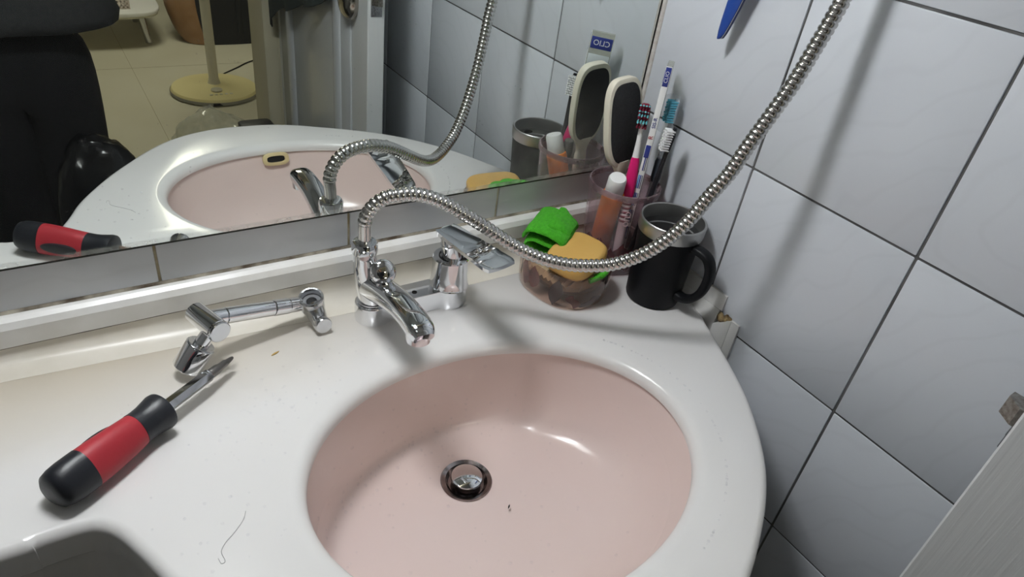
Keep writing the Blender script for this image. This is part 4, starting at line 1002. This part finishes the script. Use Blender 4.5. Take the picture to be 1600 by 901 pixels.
# stand fan
FX, FY = .035, -2.880
t = thing('stand_fan', 'cream electric stand fan with a round base on the yellowish floor', 'fan', (FX, FY, ROOMZ))
Mfan = Matrix.Translation((FX, FY, ROOMZ))
obj('base', lathe([(0, .0005), (.190, .0005), (.199, .006), (.200, .018), (.192, .030), (.125, .038), (.062, .043), (.055, .047), (0, .0475)], 64, Mfan, False, False), fan_cream, t, smooth=40)
obj('base_skirt', lathe([(.1915, .0008), (.2012, .0055), (.2022, .0165), (.2000, .0195)], 64, Mfan, False, False), mat('fan_grey', rgb(150, 148, 138), .5), t, smooth=50, label='grey underside band of the base')
obj('pole', lathe([(.030, .044), (.026, .060), (.0225, .075), (.0225, .62)], 32, Mfan), fan_pole, t, smooth=40)
obj('upper_pole', lathe([(.0165, .62), (.0165, .80)], 28, Mfan), chrome_dull, t, smooth=40)
for k in range(5):
    x_ = FX - .045 + k * .0225
    obj('button', cbox((x_, FY + .135, ROOMZ + .0375), (.014, .009, .006), .0015), fan_pole, t)
obj('dial', lathe([(.026, 0), (.026, .006), (.022, .009), (0, .0092)], 28, Matrix.Translation((FX - .01, FY + .09, ROOMZ + .0405))), mat('fan_badge', rgb(196, 192, 170), .3), t, label='round badge on the fan base')
obj('front_notch', cbox((FX - .03, FY + .197, ROOMZ + .012), (.045, .008, .012), .002), black_plastic, t, label='dark notch at the base edge')
Mh = place((FX, FY + .05, .16), (0, 1, .05))
obj('motor', lathe([(.02, -.16), (.05, -.14), (.058, -.09), (.055, -.02), (.03, .0)], 32, Mh), fan_cream, t, smooth=45)
obj('neck_joint', cbox((FX, FY - .02, .05), (.05, .06, .12), .012), fan_cream, t)
for k in range(5):
    rs = []
    for i in range(8):
        q = i / 7; r = .03 + .14 * q; w = .25 + .45 * math.sin(math.pi * min(1, .15 + .75 * q)); a0 = k * 2 * math.pi / 5
        rs.append([Mh @ Vector((r * math.cos(a0 + w * (u - .5)), r * math.sin(a0 + w * (u - .5)), .045 + .03 * (u - .5) + o_)) for o_ in (0, .002) for u in ((0, .33, .66, 1) if o_ == 0 else (1, .66, .33, 0))])
    obj('blade', rings(rs), mat('fan_blade', rgb(170, 190, 196), .3) if k == 0 else MATS['fan_blade'], t, smooth=50)
obj('hub', lathe([(.03, .02), (.032, .06), (.02, .072), (0, .073)], 24, Mh), fan_cream, t)
gw = []
for k in range(40):
    a = 2 * math.pi * k / 40
    gw.append(sweep([Mh @ Vector((r * math.cos(a), r * math.sin(a), z)) for r, z in ((.03, .1), (.12, .098), (.185, .06), (.19, .04), (.185, .01), (.10, -.02), (.05, -.02))], .0012, 5))
for r, z in ((.19, .04), (.12, .098), (.06, .1)):
    gw.append(sweep([Mh @ Vector((r * math.cos(2 * math.pi * j / 48), r * math.sin(2 * math.pi * j / 48), z)) for j in range(49)], .0022, 6))
obj('guard_wires', join(*gw), fan_pole, t, kind='stuff', smooth=40)
obj('power_cord', sweep(catmull([(FX + .07, FY - .160, ROOMZ + .010), (.12, -3.11, ROOMZ + .004), (.22, -3.21, ROOMZ + .004), (.34, -3.32, ROOMZ + .004), (.6, -3.45, ROOMZ + .004), (1.2, -3.5, ROOMZ + .004)], 8), .0035, 8), cord_m, label='thin black power cord running from the fan across the floor', cat='cord')
# clear plastic bag
t = thing('plastic_bag', 'crumpled clear plastic bag on the floor in front of the fan', 'bag', (-.14, -2.1, ROOMZ))
bm = bmesh.new(); bmesh.ops.create_icosphere(bm, subdivisions=4, radius=1)
for v in bm.verts:
    c = v.co.copy(); d = 1 + .16 * (abs(noise.noise(c * 1.6 + Vector((4, 1, 7)))) * 2 - .6) + .05 * (abs(noise.noise(c * 6)) * 2 - .5)
    x_, y_, z_ = c.x * d * .155, c.y * d * .12, c.z * d
    z_ = ROOMZ + .118 + z_ * .115; k = 1 - .62 * max(0, (z_ - ROOMZ - .10)) / .13
    v.co = Vector((-.125 + x_ * 1.15 * k - .03 * max(0, c.z), -2.10 + y_ * k, max(ROOMZ + .001, z_)))
obj('film', bmvf(bm), glassy('bag_film', (.88, .89, .87), .16, 1.9, haze=.16, crumple=17), t, smooth=50)
# low round table with basket
TX, TY, TZ = -.385, -3.93, -.615
t = thing('low_table', 'low white round-cornered floor table in the room behind', 'table', (TX, TY, ROOMZ))
obj('tabletop', xf(prism(sup(.35, .36, 4.5, 72), -.012, .012, .008), Matrix.Translation((TX, TY, TZ))), white_plastic, t, smooth=40)
obj('tabletop_edge', xf(prism(sup(.344, .354, 4.5, 72), -.020, -.0125, .002), Matrix.Translation((TX, TY, TZ))), fan_pole, t)
for sx in (-1, 1):
    for sy in (-1, 1):
        a = Vector((TX + sx * .245, TY + sy * .20, TZ - .020)); b = Vector((TX + sx * .262, TY + sy * .215, ROOMZ + .0005))
        obj('leg', cyl(b, a, .016, .020, 20, .003), chrome_dull, t, smooth=35)
t = thing('storage_basket', 'pale perforated plastic basket standing on the low table', 'basket', (-.315, -3.78, TZ + .012))
bx0, bx1, by0, by1, bz0, bz1 = -.45, -.195, -3.90, -3.655, TZ + .0125, TZ + .20
basket_m = mat('basket_m', rgb(226, 216, 206), .5)
def lattice(p0, ux, uz, W, H, cell, bar, th, nrm):
    out = []; nx = int(round(W / cell)); nz = int(round(H / cell)); p0, ux, uz, nrm = Vector(p0), Vector(ux), Vector(uz), Vector(nrm)
    def bar_(a, b, w, side):
        s = side * w * .5; n = nrm * th * .5
        return rings([[a + s + n, a - s + n, a - s - n, a + s - n], [b + s + n, b - s + n, b - s - n, b + s - n]])
    for i in range(nx + 1): a = p0 + ux * (W * i / nx); out.append(bar_(a, a + uz * H, bar, ux))
    for j in range(nz + 1): a = p0 + uz * (H * j / nz); out.append(bar_(a, a + ux * W, bar, uz))
    return join(*out)
obj('basket_side', lattice((bx0, by1, bz0), (1, 0, 0), (0, 0, 1), bx1 - bx0, bz1 - bz0, .0185, .0075, .003, (0, 1, 0)), basket_m, t, smooth=None)
obj('basket_side', lattice((bx1, by0, bz0), (0, 1, 0), (0, 0, 1), by1 - by0, bz1 - bz0, .0185, .0075, .003, (1, 0, 0)), basket_m, t, smooth=None)
obj('basket_side', lattice((bx0, by0, bz0), (1, 0, 0), (0, 0, 1), bx1 - bx0, bz1 - bz0, .0185, .0075, .003, (0, 1, 0)), basket_m, t, smooth=None)
obj('basket_side', lattice((bx0, by0, bz0), (0, 1, 0), (0, 0, 1), by1 - by0, bz1 - bz0, .0185, .0075, .003, (1, 0, 0)), basket_m, t, smooth=None)
obj('basket_floor', box(bx0, bx1, by0, by1, bz0, bz0 + .004), basket_m, t)
obj('basket_rim', join(box(bx0 - .006, bx1 + .006, by1 - .004, by1 + .006, bz1 - .012, bz1), box(bx0 - .006, bx1 + .006, by0 - .006, by0 + .004, bz1 - .012, bz1), box(bx1 - .004, bx1 + .006, by0, by1, bz1 - .012, bz1), box(bx0 - .006, bx0 + .004, by0, by1, bz1 - .012, bz1)), basket_m, t)
# big dark bag with tan side
t = thing('tote_bag', 'big dark bag with a curved tan side standing behind the fan', 'bag', (.27, -3.80, ROOMZ))
def bagsec(z):
    q = (z - ROOMZ) / .62
    return .30 * (1 - .10 * q) * (.74 + .30 * min(1, q * 3.0) ** .6), .15 * (1 - .25 * q)
rs = []
for i in range(15):
    z = ROOMZ + .001 + .62 * i / 14; a, b = bagsec(z)
    rs.append([(.30 + x, -3.78 + y, z) for x, y in sup(a, b, 3.2, 48)])
obj('bag_body', rings(rs), dark_bag, t, smooth=50)
rs = []
for i in range(15):
    z = ROOMZ + .003 + .617 * i / 14; a, b = bagsec(z); row = []
    prof_ = []
    for j in range(13):
        th = math.pi * .66 + math.pi * .58 * j / 12 - .10; c, s = math.cos(th), math.sin(th); n = 3.2
        prof_.append((.30 + (a + .006) * math.copysign(abs(c) ** (2 / n), c), -3.78 + (b + .006) * math.copysign(abs(s) ** (2 / n), s), z))
    inn = [(.30 + (p[0] - .30) * .975, -3.78 + (p[1] + 3.78) * .975, z) for p in prof_]
    rs.append(prof_ + inn[::-1])
obj('side_panel', rings(rs), tan_m, t, smooth=50, label='curved tan side panel')
for k, x_ in enumerate((.36, .44)):
    obj('strap_ring', sweep([(x_ + .018 * math.cos(2 * math.pi * j / 24), -3.625, -.40 + .018 * math.sin(2 * math.pi * j / 24)) for j in range(25)], .003, 8), chrome_dull, t)
    obj('strap', box(x_ - .014, x_ + .014, -3.640, -3.628, -.78, -.415, .003), dark_bag, t)
# black rubbish bag in front of the counter
t = thing('rubbish_bag', 'glossy stuffed black plastic bag below the counter edge, seen in the mirror', 'bag', (-.60, -.84, FLOORZ))
bm = bmesh.new(); bmesh.ops.create_icosphere(bm, subdivisions=5, radius=1)
for v in bm.verts:
    c = v.co.copy(); a = math.copysign(abs(c.x) ** .8, c.x); b = math.copysign(abs(c.y) ** .8, c.y); zq = math.copysign(abs(c.z) ** .62, c.z)
    d = 1 + .05 * noise.noise(c * 2.2 + Vector((1, 5, 2))) + .018 * (1 - abs(noise.noise(c * 6)) * 2)
    v.co = Vector((-.592 + a * d * .094, -.845 + b * d * .075, max(FLOORZ + .001, FLOORZ + .372 + zq * d * .345)))
obj('sack', bmvf(bm), glossy_bag, t, smooth=60)

# ================================================================== THE PERSON TAKING THE PICTURE (seen in the mirror)
def skin(name, vs, es, m, parent, sub=2, root=0):
    me = bpy.data.meshes.new(name); me.from_pydata([v[:3] for v in vs], es, [])
    o = bpy.data.objects.new(name, me); COL.objects.link(o)
    sk = o.modifiers.new('s', 'SKIN'); sk.use_smooth_shade = True
    o.modifiers.new('d', 'SUBSURF').levels = sub
    for i, v in enumerate(vs):
        d = me.skin_vertices[0].data[i]; d.radius = (v[3], v[4] if len(v) > 4 else v[3]); d.use_root = (i == root)
    bpy.context.view_layer.update(); dg = bpy.context.evaluated_depsgraph_get()
    m2 = bpy.data.meshes.new_from_object(o.evaluated_get(dg))
    v = [p.co.copy() for p in m2.vertices]; f = [tuple(p.vertices) for p in m2.polygons]
    bpy.data.objects.remove(o); bpy.data.meshes.remove(m2)
    return obj(name, (v, f), m, parent, smooth=80)
PXc, PYc = -.690, -1.075
t = thing('person', 'person in dark grey jacket and black trousers holding up a phone, mirrored at left', 'person', (PXc, PYc, FLOORZ))
phc = CAMP - FW * .0135
wr_r = phc + RX * .115 - FW * .05 + DN * .045; wr_l = phc - RX * .115 - FW * .05 + DN * .045
def P(x, y, z): return (PXc + x, PYc + y, z)
sh_r, sh_l = Vector(P(.175, -.01, .535)), Vector(P(-.175, -.01, .535))
el_r = Vector(P(.235, .10, .285)); el_l = Vector(P(-.235, .11, .285))
B_ = [(*P(0, 0, .02), .095, .065), (*P(0, 0, .16), .095, .065), (*P(0, -.01, .34), .105, .07), (*P(0, -.01, .50), .10, .065), (*P(0, .0, .565), .060, .058), (*P(0, .015, .615), .052, .055), (*P(0, .035, .66), .062, .078), (*P(0, .035, .72), .073, .092), (*P(0, .028, .785), .070, .085), (*P(0, .02, .825), .040, .05)]
Ed = [(i, i + 1) for i in range(9)]
def chain(start, pts):
    k = start
    for p in pts: B_.append(p); Ed.append((k, len(B_) - 1)); k = len(B_) - 1
    return k
for sgn_, sh, el, w in ((1, sh_r, el_r, wr_r), (-1, sh_l, el_l, wr_l)):
    k = chain(3, [(*sh, .055, .055), (*sh.lerp(el, .5), .044, .044), (*el, .038, .038), (*el.lerp(w, .35), .037, .037), (*w, .024, .020)])
    side = RX * sgn_
    palm = phc + side * .082 - FW * .022 + DN * .020
    k2 = chain(k, [(*(w.lerp(palm, .55)), .026, .015), (*palm, .028, .013)])
    for q, (ln, off) in enumerate(((.9, -.028), (1.0, -.010), (.95, .009), (.78, .027))):
        b0 = palm + DN * off + side * .010; b1 = phc + side * (.0865) + DN * (off * .9 - .002) + FW * .002; b2 = phc + side * (.080 - .010 * ln) + DN * (off * .9 - .004) + FW * .0155; b3 = phc + side * (.080 - .026 * ln) + DN * (off * .9 - .005) + FW * .0165
        chain(k2, [(*b0, .0095), (*b1, .0088), (*b2, .0080), (*b3, .0070)])
    th0 = palm - DN * .020 - FW * .006; chain(k2, [(*th0, .012), (*(phc + side * .066 - DN * .022 - FW * .018), .0100), (*(phc + side * .046 - DN * .014 - FW * .0165), .0085)])
for sx in (-1, 1):
    chain(0, [(*P(.080 * sx, 0, -.06), .055, .060), (*P(.082 * sx, .004, -.22), .050, .054), (*P(.085 * sx, .010, -.40), .042, .045), (*P(.087 * sx, -.005, -.55), .040, .042), (*P(.088 * sx, -.02, -.76), .034, .036), (*P(.089 * sx, -.015, -.805), .034, .040), (*P(.094 * sx, .075, -.822), .036, .022), (*P(.096 * sx, .130, -.828), .030, .016)])
obj_body = skin('body', B_, Ed, skin_m, t, 2)
HC = Vector(P(0, .030, .715))
face = skin_m
obj('nose', join(rings([[HC + Vector((a, b, c)) for a, b, c in r] for r in ([(-.007, .082, .016), (.007, .082, .016), (.007, .088, .016), (-.007, .088, .016)], [(-.010, .084, -.006), (.010, .084, -.006), (.008, .100, -.006), (-.008, .100, -.006)], [(-.015, .080, -.020), (.015, .080, -.020), (.010, .108, -.019), (-.010, .108, -.019)], [(-.013, .080, -.026), (.013, .080, -.026), (.009, .100, -.026), (-.009, .100, -.026)])])), skin_m, t, smooth=60)
obj('mouth', cbox(HC + Vector((0, .088, -.047)), (.046, .010, .010), .004), mat('lip_m', rgb(176, 104, 96), .5), t, smooth=60)
for sx in (-1, 1):
    ey = obj('eye', blob(HC + Vector((.032 * sx, .080, .010)), .0115, 0, (1.2, .6, .75), 2, 0), white_plastic, t, smooth=80)
    obj('iris', blob(HC + Vector((.032 * sx, .0868, .010)), .0050, 0, (1, .35, 1), 2, 0), hair_m, ey, smooth=80)
    obj('ear', blob(HC + Vector((.077 * sx, -.002, -.004)), .028, 0, (.28, .62, 1.0), 2, .1), skin_m, t, smooth=80)
bm = bmesh.new(); bmesh.ops.create_icosphere(bm, subdivisions=4, radius=1)
for v in bm.verts:
    c = v.co.copy(); d = 1 + .02 * noise.noise(c * 9)
    y = c.y * .104 * d; z = c.z * .112 * d
    if c.y > .25 and c.z < .42: y = min(y, .026 + .05 * max(0, c.z)); z = max(z, .028)
    v.co = HC + Vector((c.x * .086 * d, y - .006, z + .022))
obj('hair', bmvf(bm), hair_m, t, smooth=70)
# trousers
tv = [(*P(0, 0, .06), .130, .100), (*P(0, 0, -.01), .128, .102)]; te = [(0, 1)]
for sx in (-1, 1):
    k = 1
    for p in ((.062 * sx, 0, -.09, .088, .094), (.060 * sx, .004, -.24, .072, .082), (.062 * sx, .010, -.42, .062, .072), (.078 * sx, .002, -.58, .066, .070), (.090 * sx, -.008, -.79, .054, .064)):
        tv.append((*P(*p[:3]), p[3], p[4])); te.append((k, len(tv) - 1)); k = len(tv) - 1
skin('trousers', tv, te, trouser_m, t, 2)
# jacket: torso shell and sleeves
jr = []
for i, (z, a, b, yo) in enumerate(((.036, .190, .118, .006), (.040, .202, .128, .006), (.060, .206, .132, .006), (.080, .200, .126, .006), (.20, .184, .120, .004), (.36, .182, .124, .0), (.48, .188, .118, -.008), (.545, .165, .095, -.01), (.580, .105, .078, -.006), (.600, .072, .070, .0), (.625, .070, .070, .004))):
    row = []
    for x, y in sup(a, b, 2.5, 56):
        q = Vector((x, y, z)); d = .006 * noise.noise(q * 14) + .003 * noise.noise(q * 40)
        row.append(P(x * (1 + d * 4), y * (1 + d * 5) + yo, z + (.010 * noise.noise(Vector((x * 9, y * 9, 3))) if i < 3 else 0)))
    jr.append(row)
inner = [[P((p[0] - PXc) * .93, (p[1] - PYc) * .92, p[2]) for p in jr[0]]]
inner2 = [[P((p[0] - PXc) * .92, (p[1] - PYc) * .90, p[2] + .10) for p in jr[0]]]
slv = []
for sh, el, w in ((sh_r, el_r, wr_r), (sh_l, el_l, wr_l)):
    pts = catmull([sh + Vector((0, 0, .01)) - (sh - Vector(P(0, -.01, .52))) * .35, sh, sh.lerp(el, .5), el, el.lerp(w, .45), el.lerp(w, .86)], 6)
    n_ = len(pts); slv.append(sweep(pts, lambda i: (.078 - .032 * (i / (n_ - 1))) * (1 + .04 * math.sin(i * 1.9)), 24))
obj('jacket', join(rings(inner2 + inner + jr, True, False, False), *slv), jacket_m, t, smooth=60)
for sx in (-1, 1):
    obj('shoe', join(xf(prism([(a, b * 1.0) for a, b in sup(.045, .125, 2.4, 40)], .0, .030, .008), Matrix.Translation(P(.094 * sx, .06, FLOORZ + .0005))), blob(P(.094 * sx, .045, FLOORZ + .045), .05, 1, (.78, 1.7, .75), 3, .03)), black_rubber, t, smooth=50)
Mph = Matrix(((RX.x, DN.x, FW.x, phc.x), (RX.y, DN.y, FW.y, phc.y), (RX.z, DN.z, FW.z, phc.z), (0, 0, 0, 1)))
t = thing('phone', 'black phone held up in both hands', 'phone', M=Mph)
obj('phone_body', xf(prism(sup(.078, .037, 8, 56), -.0040, .0040, .002), Mph), black_plastic, t, smooth=40)
obj('screen', xf(prism(sup(.075, .0345, 9, 56), -.0046, -.0041, .0002), Mph), mat('screen_glass', rgb(14, 15, 18), .08), t)

# ================================================================== WATER DROPS, HAIR, SPECKS
rnd = random.Random(11)
def drop(c, r, n=(0, 0, 1), h=.5): return lathe([(r, -.0002), (r * .92, r * h * .45), (r * .6, r * h * .85), (0, r * h)], 8, place(c, n), True, True)
dl = []
def inside_hole(x, y, g=.016): return ((x - BC.x) / (BA + g)) ** 2 + ((y - BC.y) / (BB + g)) ** 2 < 1
while len(dl) < 170:
    k = rnd.random()
    if k < .45: x, y = rnd.gauss(-.50, .045), rnd.gauss(-.14, .04)
    elif k < .75: x, y = rnd.uniform(-.66, -.5), rnd.uniform(-.32, -.10)
    else:
        a = rnd.uniform(-1.2, .6); x, y = BC.x + (BA + .03) * math.cos(a), BC.y + (BB + .03) * math.sin(a)
    if inside_hole(x, y) or y > -.07 or x > -.10 or x < -.67: continue
    if abs((Vector((x, y, 0)) - s0).dot(Vector((-ax.y, ax.x, 0)))) < .03 and x < -.54: continue
    dl.append(drop((x, y, tilt(x)), rnd.uniform(.0006, .0017), h=.7))
obj('water_drops', join(*dl), water_m, kind='stuff', label='fine water drops sprinkled over the white counter', cat='water')
dl = []
for k in range(190):
    s = rnd.random() ** .6 * .97 + .02; a = rnd.uniform(0, 2 * math.pi)
    if k < 70: a = rnd.gauss(1.9, .5); s = rnd.uniform(.72, .97)
    c = DR.lerp(BC, s ** 1.3); z = bowl_z(s, a)
    p = Vector((c.x + (.024 + (BA + .003 - .024) * s) * math.cos(a), c.y + (.024 + (BB + .003 - .024) * s) * math.sin(a), z)); p.z += tilt(p.x) * (z - DZ) / -DZ
    slope = (bowl_z(min(1, s + .01), a) - bowl_z(s - .01, a)) / .02 / .15
    n = Vector((-math.cos(a) * slope, -math.sin(a) * slope, 1)).normalized()
    dl.append(drop(p + n * .0001, rnd.uniform(.0007, .0021), n, .7))
obj('water_drops', join(*dl), water_m, kind='stuff', label='water drops clinging to the pink bowl', cat='water')
dl = []
for cx_, cz_ in ((-.6, .17), (-.55, .185), (-.395, .205), (-.375, .23), (-.33, .33), (-.345, .27), (-.34, .29), (-.33, .31), (-.40, .26), (-.415, .275), (-.31, .345), (-.45, .255), (-.50, .28), (-.53, .30), (-.24, .20), (-.2, .23), (-.615, .18)):
    for q in range(3): dl.append(drop((cx_ + rnd.gauss(0, .004), -.0001, cz_ + rnd.gauss(0, .004)), rnd.uniform(.0005, .0012), (0, -1, 0)))
for q in range(60): dl.append(drop((rnd.uniform(-.62, -.05), -.0001, .12 + abs(rnd.gauss(0, .12))), rnd.uniform(.0003, .0007), (0, -1, 0)))
obj('water_drops', join(*dl), water_m, kind='stuff', label='scattered water drops on the mirror glass', cat='water')
obj('hair_strand', sweep(catmull([(-.5841, -.2558, .0115), (-.588, -.2633, .0117), (-.5969, -.2721, .0122), (-.6049, -.2784, .0127), (-.6092, -.2849, .0129), (-.6086, -.2935, .0129), (-.6115, -.2945, .0130), (-.6125, -.2893, .0131)], 6), .00012, 5), hair_m, label='single loose hair lying on the counter', cat='hair')
obj('leaf_speck', xf(prism(sup(.0052, .0011, 1.6, 14), .0001, .0006), place((-.5073, -.0759, .0071), (.055, 0, 1), (.9, .45, 0))), leaf_m, label='tiny yellow leaf scrap on the counter by the swivel arm', cat='scrap')
obj('dark_speck', xf(prism(sup(.0034, .0008, 1.6, 12), .0001, .0005), place((-.3270, -.2700, -.1180), (0, .25, 1), (.6, .6, 0))), black_hole, label='tiny dark speck in the pink bowl right of the drain', cat='scrap')
